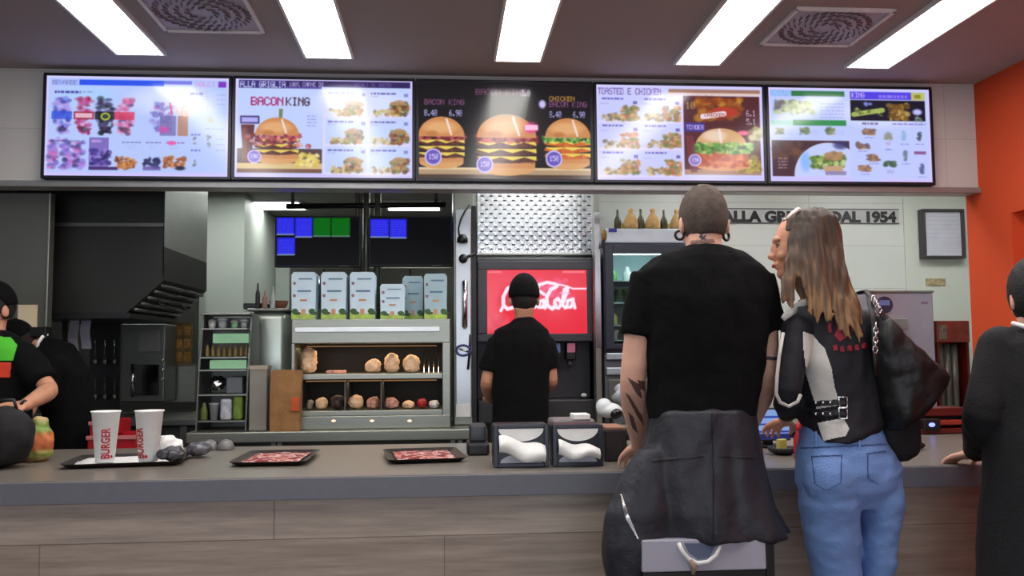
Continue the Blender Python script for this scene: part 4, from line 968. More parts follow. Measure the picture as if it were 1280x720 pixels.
p.line([(679, 375), (674, 377), (673, 384), (678, 384), (680, 376), (681, 385)], 3.9, W_)
p.line([(694, 355), (684, 353), (674, 356), (671, 362)], 4, W_); p.line([(671, 362), (680, 368)], 3.9, W_)
p.line([(696, 358), (688, 362), (683, 372), (684, 382), (690, 386), (694, 381)], 4.6, W_)
p.line([(697, 373), (693, 376), (693, 384), (698, 385), (701, 379), (697, 373)], 4.0, W_); p.line([(702, 382), (709, 364), (709, 359), (705, 362), (702, 380), (706, 385)], 3.9, W_)
p.line([(716, 374), (709, 376), (708, 384), (713, 384), (716, 376), (718, 385)], 4.0, W_)
p.line([(694, 355), (705, 357), (716, 361), (734, 361)], 2, W_); p.line([(700, 366), (712, 367)], 1.4, (250, 180, 220))
display('display', p, D(609, 377, Yd - .01).x, D(734, 377, Yd - .01).x, D(670, 417, Yd - .01).z, D(670, 337, Yd - .01).z, Yd - .01, M['screen'], t)
MB().box(dx0 + .01, dx1 - .01, Yd + .12, 5.85, D(670, 498, Yd + .12).z, D(670, 424).z, .004).build('splash_back', mat('fountain_splash', (62, 62, 68), .35, .3), t)
mb = MB(); mb.box(dx0 + .01, dx1 - .01, Yd - .02, 5.85, BZ + .002, D(670, 500).z, .006); mb.build('drip_tray', mat('drip_grey', (58, 58, 60), .4), t)
mb = MB(); [mb.box(dx0 + .04 + k * .03, dx0 + .052 + k * .03, Yd, Yd + .11, D(670, 500).z, D(670, 500).z + .004) for k in range(20)]; mb.build('grille', M['steel_dark'], t)
cols = [(150, 110, 160), (96, 120, 170), (206, 120, 150)]
for k in range(6):
    xx = 616 + k * 18.6 + (6 if k > 2 else 0); m = mat('valve_badge%d' % (k % 3), cols[k % 3], .4)
    nz = MB().pbox(xx - 7, xx + 5, 428, 450, Yd + .005, Yd + .1, .006).build('valve', M['black'], t)
    MB().pbox(xx - 6, xx + 4, 429, 441, Yd - .002, Yd + .004, .002).build('flavour_badge', m, nz) if False else None
    a, b = D(xx - 6, 430).x, D(xx + 4, 430).x
    o = MB().box(a, b, Yd - .001, Yd + .004, D(670, 441).z, D(670, 429).z, .002).build('flavour_badge', m, t)
    o = MB().lathe(((a + b) / 2, Yd + .05, D(670, 457).z), [(.008, 0), (.013, .012), (.013, .03)], 12).build('nozzle', M['grey_plastic'], t, smooth=True)
MB().ell(D(730, 494), (.018, .006, .012)).build('button', M['white_plastic'], t, smooth=True)

# steel post right of the fountain with the small pouch
pb = thing('steel_post', 'thin steel corner post between drinks fountain and glass fridge', 'post', D(748, 500))
MB().box(D(744, 380, 5.1).x, D(751, 380, 5.1).x, 5.1, 5.18, BZ + .001, 2.6, .003).build('post', M['steel'], pb)
MB().box(D(744, 380, 5.1).x, D(751, 380, 5.1).x, 5.09, 5.1, 1.4, 2.2, .001).build('edge', M['chrome'], pb)
t = thing('spice_pouch', 'small ochre pouch hanging on the steel corner post', 'pouch', at(755, 305, 5.06))
mb = MB(); mb.ell(at(755, 294, 5.07), (.018, .012, .04)); mb.build('pouch', mat('ochre_pouch', (122, 96, 38), .6, 0, .4, 50), t, smooth=True)
mb = MB(); mb.tube([at(754, 300, 5.06), at(752, 310, 5.06)], .01, 8); mb.build('cord', M['black'], t)

# bench under the glass fridge
bx0, bx1 = at(752, 500, 4.95).x, 3.6
t = thing('back_counter', 'steel back counter carrying the glass-door fridge and coffee machine', 'counter', ((bx0 + bx1) / 2, 5.3, 0))
MB().box(bx0, bx1, 4.95, 5.85, 1.27, 1.31, .004).build('upper_shelf', M['steel'], t) if False else None
MB().box(bx0, bx1, 4.95, 5.85, BZ - .05, BZ, .004).build('tabletop', M['steel'], t)
MB().box(bx0, bx1, 5.0, 5.84, .0, BZ - .052).build('cabinet', mat('back_cabinet', (110, 110, 110), .5, .3), t)
Yg = 5.1; gx0, gx1 = at(755, 380, Yg).x, at(896, 380, Yg).x; gz = lambda y, Y=Yg: at(820, y, Y).z
t = thing('glass_door_fridge', 'glass-door drinks fridge with a silver top panel behind the man', 'fridge', ((gx0 + gx1) / 2, 5.4, BZ))
MB().box(gx0, gx1, Yg + .02, 5.85, gz(304), gz(285), .01).build('top_panel', mat('silver_panel', (196, 204, 212), .35, .5), t)
mb = MB(); mb.box(gx0, gx0 + .03, Yg, 5.85, gz(440), gz(305)); mb.box(gx1 - .03, gx1, Yg, 5.85, gz(440), gz(305)); mb.box(gx0 + .03, gx1 - .03, Yg, 5.85, gz(440), gz(436)); mb.box(gx0 + .03, gx1 - .03, 5.6, 5.85, gz(436), gz(305)); mb.box(gx0 + .03, gx1 - .03, Yg, 5.6, gz(308), gz(305))
mb.build('body', mat('fridge_navy', (44, 50, 62), .4), t)
mb = MB(); f0, f1, fz0, fz1 = gx0 + .004, gx1 - .004, gz(436), gz(306)
for a, b, c, d_ in ((f0, f0 + .05, fz0, fz1), (f1 - .05, f1, fz0, fz1), (f0 + .05, f1 - .05, fz0, fz0 + .03), (f0 + .05, f1 - .05, fz1 - .055, fz1)): mb.box(a, b, Yg - .03, Yg - .002, c, d_, .003)
mb.build('door_frame', mat('fridge_door_frame', (38, 44, 58), .35), t)
m = bpy.data.materials.new('clear_glass'); m.use_nodes = True; b_ = m.node_tree.nodes['Principled BSDF']; b_.inputs['Transmission Weight'].default_value = 1; b_.inputs['Roughness'].default_value = .02; b_.inputs['IOR'].default_value = 1.1; b_.inputs['Base Color'].default_value = (.93, .98, .97, 1)
MB().box(f0 + .05, f1 - .05, Yg - .018, Yg - .014, fz0 + .03, fz1 - .055).build('glass', m, t)
MB().box(gx0 + .04, gx1 - .04, Yg + .01, Yg + .03, gz(318) , gz(313)).build('interior_light', emis('fridge_light', (210, 240, 245), 38), t)
MB().box(gx0 + .031, gx1 - .031, 5.585, 5.598, gz(436), gz(308)).build('liner', mat('fridge_liner', (190, 215, 212), .5), t)
for y in (350, 378, 406, 425): MB().box(gx0 + .032, gx1 - .032, Yg + .04, 5.58, gz(y) - .004, gz(y) + .003).build('shelf', mat('fridge_shelf', (170, 205, 205), .3, .2), t)
words('Frigo', .012, M['white_plastic'], 'badge', t, (at(822, 303, Yg - .031).x, Yg - .031, gz(311)), .001) if False else None
gr = [(70, 120, 60), (180, 205, 120), (210, 220, 214), (46, 92, 60), (225, 230, 226)]
kk = 0
rown = ['top', 'second', 'third', 'bottom']
for r, y in enumerate((350, 378, 406, 425)):
    for c in range(3):
        x = gx0 + .075 + c * .095; h = (.085, .085, .09, .06)[r]; col = gr[(r * 3 + c * 2) % 5]; mb = MB()
        if r % 2 == 0: mb.lathe((x, Yg + .13, gz(y) + .004), [(.026, 0), (.03, .005), (.03, h * .55), (.012, h * .8), (.012, h)], 14)
        else: mb.lathe((x, Yg + .13, gz(y) + .004), [(.028, 0), (.034, h * .8), (.037, h * .82), (.037, h)], 14)
        o = mb.build('drink_bottle' if r % 2 == 0 else 'salad_cup', mat('fr%d' % ((r * 3 + c * 2) % 5), col, .3), smooth=True)
        tag(o, ('left ', 'middle ', 'right ')[c] + ('bottle' if r % 2 == 0 else 'cup') + ' on the ' + rown[r] + ' shelf of the glass-door fridge', 'bottle' if r % 2 == 0 else 'cup', rown[r] + ' shelf of the glass-door fridge')
# two steel drawers below
t = thing('drawer_unit', 'steel drawer unit under the glass-door fridge', 'drawers', ((gx0 + gx1) / 2, 5.4, BZ))
MB().box(gx0, gx1, Yg + .01, 5.84, BZ + .001, gz(441), .004).build('body', mat('drawer_body_grey', (84, 88, 92), .5, .3), t)  # drawer body in plain mid grey
for y0, y1 in ((441, 449), (459, 468)):
    dd = MB().box(gx0 + .01, gx1 - .005, Yg - .01, Yg + .008, gz(y1), gz(y0), .004).build('drawer_pull', mat('bright_pull', (190, 206, 214), .3, .6), t)
mb = MB(); mb.box(gx0 + .02, gx1 - .02, Yg, Yg + .008, gz(500), gz(474), .003); mb.build('drawer_front', M['steel_dark'], t)
# bottles on top
yb = 282.5; zb_ = gz(285, Yg + .02) + .001
bt = mat('olive_bottle', (64, 62, 26), .3, 0, .3, 20); kp = mat('brown_burlap', (176, 140, 88), .85, 0, .25, 40, .3, 80)
for i, (x, h, w_, m, lb) in enumerate(((772, 25, 4.5, bt, 'leftmost slim olive bottle on the glass-door fridge'), (788.5, 27, 9, kp, 'left burlap sack with a tied neck on the glass-door fridge'), (801, 26, 4.5, bt, 'slim olive bottle between the two burlap sacks'),
                                  (816, 27, 9, kp, 'right burlap sack with a tied neck on the glass-door fridge'), (830, 25, 4.5, bt, 'rightmost slim olive bottle on the glass-door fridge'), (846, 26, 8, kp, 'burlap sack half hidden behind the man, on the fridge'))):
    p = at(x, 283, Yg + .1); s_ = .0048; W2 = w_ * s_; H2 = h * s_; mb = MB()
    if m is bt: mb.lathe((p.x, Yg + .1, zb_), [(W2 * .8, 0), (W2, .004), (W2, H2 * .45), (W2 * .35, H2 * .7), (W2 * .3, H2)], 16)
    else: mb.lathe((p.x, Yg + .1, zb_), [(W2 * .9, 0), (W2 * 1.05, H2 * .15), (W2, H2 * .4), (W2 * .6, H2 * .65), (W2 * .25, H2 * .78), (W2 * .4, H2 * .92), (W2 * .2, H2)], 18)
    o = mb.build('oil_bottle' if m is bt else 'burlap_sack', m, smooth=True); tag(o, lb, 'bottle' if m is bt else 'sack', 'bottles and sacks on the glass-door fridge')
o = MB().box(at(770, 283, Yg + .2).x, at(846, 283, Yg + .2).x, Yg + .17, Yg + .22, zb_, zb_ + .05, .01).build('display_box', mat('olive_low_box', (170, 150, 90), .7, 0, .3, 24)); tag(o, 'low ochre box behind the bottles on the glass-door fridge', 'box')
o = MB().pbox(761, 771, 285.5, 290, Yg + .012, Yg + .02, 0).build('price_label', mat('blue_label', (52, 44, 130), .5)); tag(o, 'small dark blue label on the silver fridge top', 'label')

# ------------------------------------------------------------------ sign on the service wall
Ys = 5.895; sx0, sx1 = at(895, 270, Ys).x, at(1123, 270, Ys).x; sz0, sz1 = at(1010, 279.5, Ys).z, at(1010, 261, Ys).z
t = thing('wall_sign', 'white wall sign strip reading ALLA GRIGLIA DAL 1954 in black', 'sign', ((sx0 + sx1) / 2, Ys, sz0))
MB().box(sx0, sx1, Ys - .006, Ys + .003, sz0, sz1).build('strip', mat('sign_white', (196, 196, 192), .6), t)
mb = MB(); mb.box(sx0, sx1, Ys - .009, Ys - .006, sz1 - .006, sz1); mb.box(sx0, sx1, Ys - .009, Ys - .006, sz0, sz0 + .005); mb.build('border', M['black'], t)
o = words('ALLA GRIGLIA DAL 1954', .072, M['black'], 'lettering', t, (0, Ys - .008, sz0 + .013), .003, 1, bold=.0055)
xs = [v.co.x for v in o.data.vertices]; k = (sx1 - .02 - (sx0 + .035)) / (max(xs) - min(xs)); mn = min(xs)
for v in o.data.vertices: v.co.x = (v.co.x - mn) * k + sx0 + .035 - wloc(t).x
# framed notice on the pier
Yp = 5.89; t = thing('framed_notice', 'grey-framed white notice hanging on the pale wall by the orange wall', 'frame', at(1183, 325, Yp))
a, b = at(1155, 295, Yp - .07).x, at(1207, 295, Yp - .07).x; z0, z1 = at(1183, 324, Yp).z, at(1183, 263, Yp).z
mb = MB(); th = .018
for q in ((a, b, z0, z0 + th), (a, b, z1 - th, z1), (a, a + th, z0 + th, z1 - th), (b - th, b, z0 + th, z1 - th)): mb.box(q[0], q[1], Yp - .07, Yp, q[2], q[3], .002)
mb.build('frame', mat('dull_frame', (78, 74, 74), .4, .4), t)
MB().box(a + th, b - th, Yp - .045, Yp, z0 + th, z1 - th).build('paper', mat('notice_paper', (206, 206, 216), .6), t)
mb = MB(); [mb.box(a + .03, b - .03, Yp - .047, Yp - .045, z1 - .05 - .03 * k, z1 - .047 - .03 * k) for k in range(6)]; mb.build('faint_lines', mat('notice_lines', (186, 186, 196), .6), t)
o = MB().pbox(1158, 1182, 348, 357, 5.885, 5.893, .001).build('wall_sticker', mat('tan_sticker', (176, 160, 120), .7, 0, .4, 40)); tag(o, 'small tan sticker on the wall below the framed notice', 'sticker')

# coffee machine, red rack, red base
Ym = 5.2; mx0, mx1 = at(1086, 430, Ym).x, at(1169, 430, Ym).x; mz = lambda y, Y=Ym: at(1130, y, Y).z
t = thing('coffee_machine', 'tall mauve-grey coffee machine with a round dark display beside the handbag', 'coffee machine', ((mx0 + mx1) / 2, 5.4, BZ))
bsz = mz(520)
MB().box(mx0, mx1, Ym, 5.75, bsz, mz(366), .01).build('body', mat('mauve_metal', (164, 156, 168), .4, .3, .03), t)
MB().box(mx0 - .004, mx1 + .004, Ym - .006, 5.752, mz(366), mz(363), .003).build('top_lid', M['steel'], t)
q = at(1106, 381, Ym - .012); mb = MB(); mb.tube([q, q + Vector((0, .02, 0))], .052, 28); mb.build('dial', mat('dial_navy', (48, 46, 66), .4), t, smooth=False)
MB().box(q.x - .035, q.x + .03, Ym - .016, Ym - .012, q.z - .004, q.z + .028).build('display', emis('lcd_blue', (120, 120, 170), .6), t)
MB().pbox(1100, 1135, 398, 412, Ym - .05, Ym, .004).build('spout_housing', M['grey_plastic'], t)
mb = MB(); mb.pbox(1152, 1160, 377, 380, Ym - .003, Ym, 0); mb.build('badge', mat('mauve_badge', (130, 100, 130), .5), t)
for x in (mx0 + .02, mx1 - .05):
    for y in (Ym + .02, 5.65): MB().box(x, x + .03, y, y + .03, BZ + .001, bsz).build('foot', M['black'], t)
t = thing('cup_rack', 'dark red rack with clear tubes right of the coffee machine', 'rack', at(1192, 520, 5.3))
Yr = 5.3; rz = lambda y: at(1192, y, Yr).z; ra, rb = at(1172, 450, Yr).x, at(1212, 450, Yr).x
mb = MB(); mb.box(ra, ra + .018, Yr, 5.6, BZ + .001, rz(402)); mb.box(rb - .016, rb, Yr, 5.6, BZ + .001, rz(402)); mb.box(ra + .018, rb - .016, 5.5, 5.6, BZ + .001, rz(402)); mb.build('frame', M['darkred'], t)
MB().box(ra - .003, rb + .003, Yr - .01, Yr + .12, rz(428), rz(401), .004).build('header', mat('orange_red_header', (124, 44, 30), .4, 0, .3, 14), t)
mb = MB(); mb.box(ra + .01, ra + .06, Yr - .013, Yr - .01, rz(424), rz(406)); mb.build('header_picture', mat('header_picture', (110, 96, 84), .5, 0, .5, 60), t)
for k in range(3): MB().lathe((ra + .05 + k * .048, Yr + .06, BZ + .002), [(.022, 0), (.022, rz(430) - BZ - .003)], 14).build('cup_tube', mat('smoky_tube', (112, 108, 100), .2, .3), t, smooth=True)
t = thing('red_cash_drawer', 'dark red tray unit with a small blue light beside the dark coat', 'tray unit', at(1178, 545, 4.1))
Yb = 4.08; a, b = at(1140, 540, Yb).x, at(1222, 540, Yb).x; uz = lambda y: at(1178, y, Yb).z
zbm = .97 + .002
MB().box(a, b, Yb, 4.28, zbm - .0, uz(536), .003).build('base', M['darkred'], t)
MB().box(a, b, Yb + .03, 4.28, uz(532), uz(526), .003).build('middle_tray', mat('brick_red_tray', (150, 52, 38), .4), t); MB().box(a, b, Yb + .05, 4.28, uz(521), uz(511), .003).build('top_tray', M['darkred'], t)
mb = MB(); mb.box(a + .005, a + .02, Yb + .05, 4.26, zbm, uz(512)); mb.box(b - .02, b - .005, Yb + .05, 4.26, zbm, uz(512)); mb.box(a + .005, b - .005, 4.2, 4.26, zbm, uz(512)); mb.build('frame', M['black'], t)
MB().pbox(1155, 1176, 524, 539, Yb - .012, Yb + .03, .004).build('light_housing', M['black'], t)
MB().ell(at(1165, 531, Yb - .014), (.016, .004, .01)).build('blue_light', emis('blue_led', (120, 130, 255), 3.0), t, smooth=True)
# bench extension so that the tray unit stands on something
o = MB().box(a - .1, XR - .005, 4.005, 4.3, .93, .9695, .003).build('rear_ledge', M['steel']); tag(o, 'narrow ledge behind the counter under the dark red tray unit', 'ledge')

# ================================================================== ON THE COUNTER
CT = .9705
M['liner'] = mat('printed_tray_paper', (196, 120, 112), .8, 0, .0, 20)
_nt = M['liner'].node_tree; _r = [n for n in _nt.nodes if n.type == 'VALTORGB'][0]
_r.color_ramp.interpolation = 'CONSTANT'; e_ = _r.color_ramp.elements
e_[0].position = 0; e_[0].color = (*lin((120, 26, 30)), 1); e_[1].position = .47; e_[1].color = (*lin((200, 168, 160)), 1)
x_ = e_.new(.55); x_.color = (*lin((176, 70, 62)), 1)
x_ = e_.new(.62); x_.color = (*lin((70, 20, 26)), 1)
def tray(cx, cy, w_, d_, rz, lb, liner, grp='serving trays on the counter'):
    t = thing('serving_tray', lb, 'tray', (cx, cy, CT), grp)
    def rr(w, d, r, n=5):
        out = []
        for sx, sy, a0 in ((1, 1, 0), (-1, 1, 90), (-1, -1, 180), (1, -1, 270)):
            for k in range(n + 1):
                a = math.radians(a0 + 90 * k / n); out.append((sx * (w / 2 - r) + r * math.cos(a), sy * (d / 2 - r) + r * math.sin(a)))
        return out
    mb = MB(); Rz = Matrix.Rotation(rz, 3, 'Z'); rings = []
    for (ww, dd, z) in ((w_ - .05, d_ - .05, 0), (w_ - .01, d_ - .01, .014), (w_, d_, .018), (w_ - .012, d_ - .012, .016), (w_ - .05, d_ - .05, .004)):
        rings.append([mb.bm.verts.new(Vector((cx, cy, CT + z)) + Rz @ Vector((x, y, 0))) for x, y in rr(ww, dd, .03)])
    mb._skin(rings); mb.build('tray', mat('brown_black_tray', (40, 30, 28), .4, 0, .1), t, auto=True)
    b = bmesh.new(); vs = []
    for a in range(9):
        r = []
        for c in range(7):
            x = (a / 8 - .5) * (w_ - .075); y = (c / 6 - .5) * (d_ - .07)
            r.append(b.verts.new(Vector((cx, cy, CT + .008 + .006 * noise.noise(Vector((x * 12 + cx, y * 14, 2))) ** 2 * 3)) + Rz @ Vector((x, y, 0))))
        vs.append(r)
    for a in range(8):
        for c in range(6): b.faces.new((vs[a][c], vs[a + 1][c], vs[a + 1][c + 1], vs[a][c + 1]))
    r = bmesh.ops.extrude_face_region(b, geom=b.faces[:])
    for v in [q for q in r['geom'] if isinstance(q, bmesh.types.BMVert)]: v.co.z += .001
    q = MB.__new__(MB); q.bm = b; q.build('paper_liner', liner, t, smooth=True)
    return t
a, b = atz(295, 580, CT), atz(385, 578, CT)
tray((a.x + b.x) / 2, 3.47, b.x - a.x + .02, .40, 0, 'dark tray with red printed paper, in the middle of the counter, nearest the cups', M['liner'])
a, b = atz(489, 577, CT), atz(578, 575, CT)
tray((a.x + b.x) / 2 - .015, 3.47, b.x - a.x + .03, .38, math.radians(7), 'dark tray with red printed paper left of the napkin dispensers', M['liner'])
a, b = atz(118, 577, CT), atz(208, 579, CT)
tray((a.x + b.x) / 2, 3.47, .42, .32, math.radians(8), 'dark tray with white paper carrying the two tall paper cups', M['white_paper'])
tcx = (a.x + b.x) / 2
def cup(px, py, lb, col_x):
    p = atz(px, py, CT + .006); r0, r1, h = .033, .049, .186; c = Vector((p.x, 3.38, CT + .0155)); t = thing('paper_cup', lb, 'cup', c, 'tall white paper cups')
    mb = MB(); mb.lathe(c, [(r0 * .96, 0), (r0, .002), (r1, h - .006), (r1 + .0035, h - .004), (r1 + .0035, h), (r1 - .002, h), (r0 - .003, .01)], 40); mb.build('cup', M['white_paper'], t, smooth=True)
    # lettering wrapped on the cone, reading upwards
    o = words('BURGER', .030, M['red'], 'red_lettering', t, (0, 0, 0), .001, 1.0, bold=.001)
    bm = bmesh.new(); bm.from_mesh(o.data)
    for _ in range(3):
        es = [e for e in bm.edges if e.calc_length() > .004]
        if es: bmesh.ops.subdivide_edges(bm, edges=es, cuts=1)
    bmesh.ops.triangulate(bm, faces=bm.faces[:]); bm.to_mesh(o.data); bm.free()
    th0 = col_x; wl = wloc(t)
    L_ = max(v.co.x for v in o.data.vertices) - min(v.co.x for v in o.data.vertices); mn = min(v.co.x for v in o.data.vertices)
    for v in o.data.vertices:
        u = (v.co.x + wl.x) - (mn + wl.x); hgt = (v.co.z + wl.z); dep = -(v.co.y + wl.y)
        z = .014 + u / L_ * .112; rr = r0 + (r1 - r0) * z / h + .0014 + (.0006 if dep > 0 else 0)
        ang = th0 - (hgt - .015) / rr
        v.co = Vector((rr * math.sin(ang), -rr * math.cos(ang), z))
    mb = MB(); z = .02; rr = r0 + (r1 - r0) * z / h; an = th0 + .62
    mb.ell(c + Vector((rr * math.sin(an), -rr * math.cos(an), z)), (.006, .002, .006)); mb.build('red_dot', M['red'], t, smooth=True)
cup(150, 574, 'left tall white paper cup with red letters, on the white-lined tray', .35)
cup(197, 575, 'right tall white paper cup with red letters turned left, on the white-lined tray', -.55)
p = atz(224, 571, CT); mb = MB(); mb.ell((p.x, 3.5, CT + .055), (.052, .05, .04)); o = mb.melt('crumpled_napkin', M['white_paper'], None, .006, 1, lambda c, n: .014 * noise.noise(c * 42)); tag(o, 'crumpled white napkin on the tray right of the cups', 'napkin')
p = atz(230, 575, CT); mb = MB(); mb.ell((p.x, 3.36, CT + .04), (.048, .045, .026)); o = mb.melt('foil_wrapper', mat('dark_foil', (74, 74, 78), .4, .5, .4, 30), None, .006, 1, lambda c, n: .012 * noise.noise(c * 50)); tag(o, 'crumpled dark foil wrapper in front of the crumpled napkin', 'wrapper')
p = atz(243, 569, CT); mb = MB(); mb.ell((p.x + .04, 3.60, CT + .035), (.05, .05, .028)); o = mb.melt('foil_wrapper', mat('grey_foil', (100, 100, 106), .4, .5, .4, 30), None, .006, 1, lambda c, n: .01 * noise.noise(c * 50 + Vector((3, 0, 0)))); tag(o, 'grey foil wrapper at the right end of the cup tray', 'wrapper')
for i, (x, lb) in enumerate(((262, 'left grey domed lid at the back edge of the counter'), (282, 'right grey domed lid at the back edge of the counter'))):
    p = atz(x, 562, CT); mb = MB(); mb.lathe((p.x, 3.88, CT + .0005), [(.036, 0), (.037, .004), (.033, .02), (.024, .036), (.01, .042)], 20); o = mb.build('domed_lid', mat('smoky_lid', (112, 112, 112), .25), smooth=True); tag(o, lb, 'lid')

# napkin dispensers
def dispenser(x0, x1, lb, seed):
    Y = 3.13; a, b = at(x0, 560, Y).x, at(x1, 560, Y).x; zt = at((x0 + x1) / 2, 531, Y).z; z0 = CT + .0005; w_ = b - a; h = zt - z0
    t = thing('napkin_dispenser', lb, 'napkin dispenser', ((a + b) / 2, 3.2, CT), 'black napkin dispensers')
    mb = MB(); mb.box(a, b, Y + .01, Y + .13, z0, zt, .008); mb.build('housing', mat('dispenser_black', (20, 21, 28), .35), t)
    fr = mat('dispenser_face', (34, 36, 52), .3)
    mb = MB(); mb.box(a, a + .016, Y, Y + .01, z0, zt, .002); mb.box(b - .016, b, Y, Y + .01, z0, zt, .002); mb.box(a + .016, b - .016, Y, Y + .01, z0, z0 + .014, .002); mb.box(a + .016, b - .016, Y, Y + .01, zt - .012, zt, .002); mb.build('face_frame', fr, t)
    def half(zc_, rx, rz_, up, m, nm):
        pts = [((a + b) / 2 + rx * math.cos(q), zc_ + up * rz_ * math.sin(q)) for q in [PI * k / 16 for k in range(17)]]
        MB().prism(pts, Y + .003, Y + .0095).build(nm, m, t)
    half(zt - .014, w_ * .41, h * .30, -1, M['white_paper'], 'upper_napkins'); half(z0 + .015, w_ * .38, h * .2, 1, mat('grey_napkin', (176, 178, 190), .8), 'lower_napkins')
    bm = bmesh.new(); g = []
    for i in range(13):
        r = []
        for j in range(7):
            u = i / 12; v = j / 6
            x = a + .018 + (w_ - .032) * u
            z = zt - h * (.32 + .09 * seed) - v * h * (.38 - .05 * seed + .06 * math.sin(3 * u + seed)) - u * h * (.26 - .06 * seed) + .08 * h + .006 * math.sin(9 * u + seed)
            y = Y - .006 - .03 * math.sin(v * PI * .8) - .008 * math.sin(7 * u + 3 * v + seed)
            r.append(bm.verts.new((x, y, z)))
        g.append(r)
    for i in range(12):
        for j in range(6): bm.faces.new((g[i][j], g[i + 1][j], g[i + 1][j + 1], g[i][j + 1]))
    r = bmesh.ops.extrude_face_region(bm, geom=bm.faces[:])
    for v in [q for q in r['geom'] if isinstance(q, bmesh.types.BMVert)]: v.co.y += .003
    q = MB.__new__(MB); q.bm = bm; q.build('pulled_napkin', M['white_paper'], t, smooth=True)
dispenser(617, 686, 'left black napkin dispenser with a crumpled white napkin hanging out', 0)
dispenser(691, 754, 'right black napkin dispenser with a folded white napkin hanging out', 1.4)
def simple(nm, mb, m, lb, cat, **k): o = mb.build(nm, m, **k); return tag(o, lb, cat)
t = thing('till_box', 'black box with a tan top right of the napkin dispensers', 'box', at(772, 580, 3.3))
a, b = at(756, 560, 3.25).x, at(784, 560, 3.25).x
MB().box(a, b, 3.25, 3.42, CT, at(770, 537, 3.25).z, .006).build('body', M['black'], t); MB().box(a + .004, b - .004, 3.254, 3.416, at(770, 537, 3.25).z - .001, at(770, 534, 3.25).z, .002).build('top', mat('tan_top', (150, 108, 86), .6), t)
t = thing('card_terminal', 'small black card terminal left of the napkin dispensers', 'card terminal', at(598, 572, 3.5))
a, b = at(584, 560, 3.5).x, at(612, 560, 3.5).x
MB().box(a, b, 3.5, 3.66, CT, CT + .05, .01).build('base', M['black'], t); MB().box(a + .01, b - .01, 3.53, 3.63, CT + .05, CT + .12, .01).build('head', mat('terminal_grey', (52, 52, 54), .4), t)
MB().box(a + .018, b - .018, 3.526, 3.53, CT + .07, CT + .11).build('screen', M['glass_dark'], t)
# headset-like scanners on a stand behind the right dispenser
t = thing('barcode_scanner', 'white and black hand scanner on a stand beside the man', 'scanner', at(765, 555, 3.75))
q = at(765, 520, 3.75); mb = MB(); mb.lathe((q.x, 3.78, CT), [(.07, 0), (.07, .012), (.02, .02), (.02, q.z - CT)], 20); mb.build('stand', M['black'], t, smooth=True)
mb = MB(); mb.ell(at(762, 513, 3.72), (.055, .05, .032)); mb.ell(at(755, 508, 3.72), (.035, .04, .035)); mb.melt('body', mat('scanner_white', (205, 210, 212), .35), t, .005, 3)
mb = MB(); mb.ell(at(770, 517, 3.68), (.026, .02, .022)); mb.build('lens', M['glass_dark'], t, smooth=True)
mb = MB(); mb.tube([at(772, 500, 3.74), at(778, 490, 3.76), at(772, 484, 3.78)], [.03, .026, .02], 12); mb.build('handle', mat('scanner_grey', (150, 154, 160), .4), t, smooth=True)
t = thing('receipt_printer', 'low grey receipt printer behind the right napkin dispenser', 'printer', at(715, 530, 3.7))
a, b = at(690, 530, 3.6).x, at(744, 530, 3.6).x
MB().box(a, b, 3.6, 3.76, CT, at(730, 524, 3.6).z, .012).build('body', mat('printer_grey', (120, 116, 118), .4), t); MB().box(b - .09, b - .02, 3.598, 3.7, at(730, 524, 3.6).z - .002, at(730, 524, 3.6).z + .02, .003).build('paper_roll', M['white_paper'], t)
# order screen, dish and bottle right of the man
t = thing('till_screen', 'lit pale blue till screen between the man and the woman', 'screen', at(965, 560, 3.6))
a, b = at(938, 530, 3.6).x, at(988, 530, 3.6).x; z0, z1 = at(965, 551, 3.6).z, at(965, 510, 3.6).z
MB().box(a, b, 3.6, 3.63, z0, z1, .004).build('housing', M['black'], t)
p = newpic(938, 510, 988, 551, (128, 158, 214))
for y in (519, 529, 539): p.rect(938, y, 988, y + 2.4, (30, 48, 140))
p.rect(938, 543, 988, 551, (24, 34, 90))
display('display', p, a + .006, b - .006, z0 + .006, z1 - .006, 3.598, M['screen'], t)
mb = MB(); mb.box((a + b) / 2 - .05, (a + b) / 2 + .05, 3.6, 3.74, CT, CT + .012, .003); mb.box((a + b) / 2 - .02, (a + b) / 2 + .02, 3.63, 3.65, CT + .012, z1 - .04); mb.build('stand', M['black'], t)
t = thing('coin_dish', 'small black dish with a yellow note in front of the till screen', 'dish', at(971, 562, 3.35))
q = atz(969, 565, CT); mb = MB(); mb.lathe((q.x, 3.38, CT + .0005), [(.03, 0), (.055, .012), (.06, .028), (.055, .028), (.035, .01)], 24); mb.build('dish', M['black'], t, smooth=True)
MB().box(q.x - .025, q.x + .015, 3.37, 3.39, CT + .013, CT + .06, .004, rz=.4).build('yellow_note', mat('mustard_note', (176, 168, 84), .6), t)
t = thing('ketchup_bottle', 'slim red squeeze bottle beside the woman in jeans', 'bottle', at(989, 568, 3.2))
q = atz(989, 571, CT); mb = MB(); mb.lathe((q.x, 3.22, CT + .0005), [(.019, 0), (.021, .006), (.021, .075), (.011, .1), (.011, .105)], 20); mb.build('bottle', M['red'], t, smooth=True)
mb = MB(); mb.lathe((q.x, 3.22, CT + .106), [(.012, 0), (.011, .012), (.003, .04)], 16); mb.build('nozzle', M['red'], t, smooth=True)
t = thing('computer_mouse', 'black mouse lying on the counter under the handbag', 'mouse', at(1143, 560, 3.6))
q = atz(1143, 562, CT); mb = MB(); mb.ell((q.x, q.y, CT + .017), (.045, .03, .017)); mb.build('shell', M['black'], t, smooth=True)
mb = MB(); mb.tube([(q.x - .012, q.y - .018, CT + .029), (q.x - .012, q.y - .008, CT + .032)], .004, 8); mb.build('wheel', M['grey_plastic'], t, smooth=True)

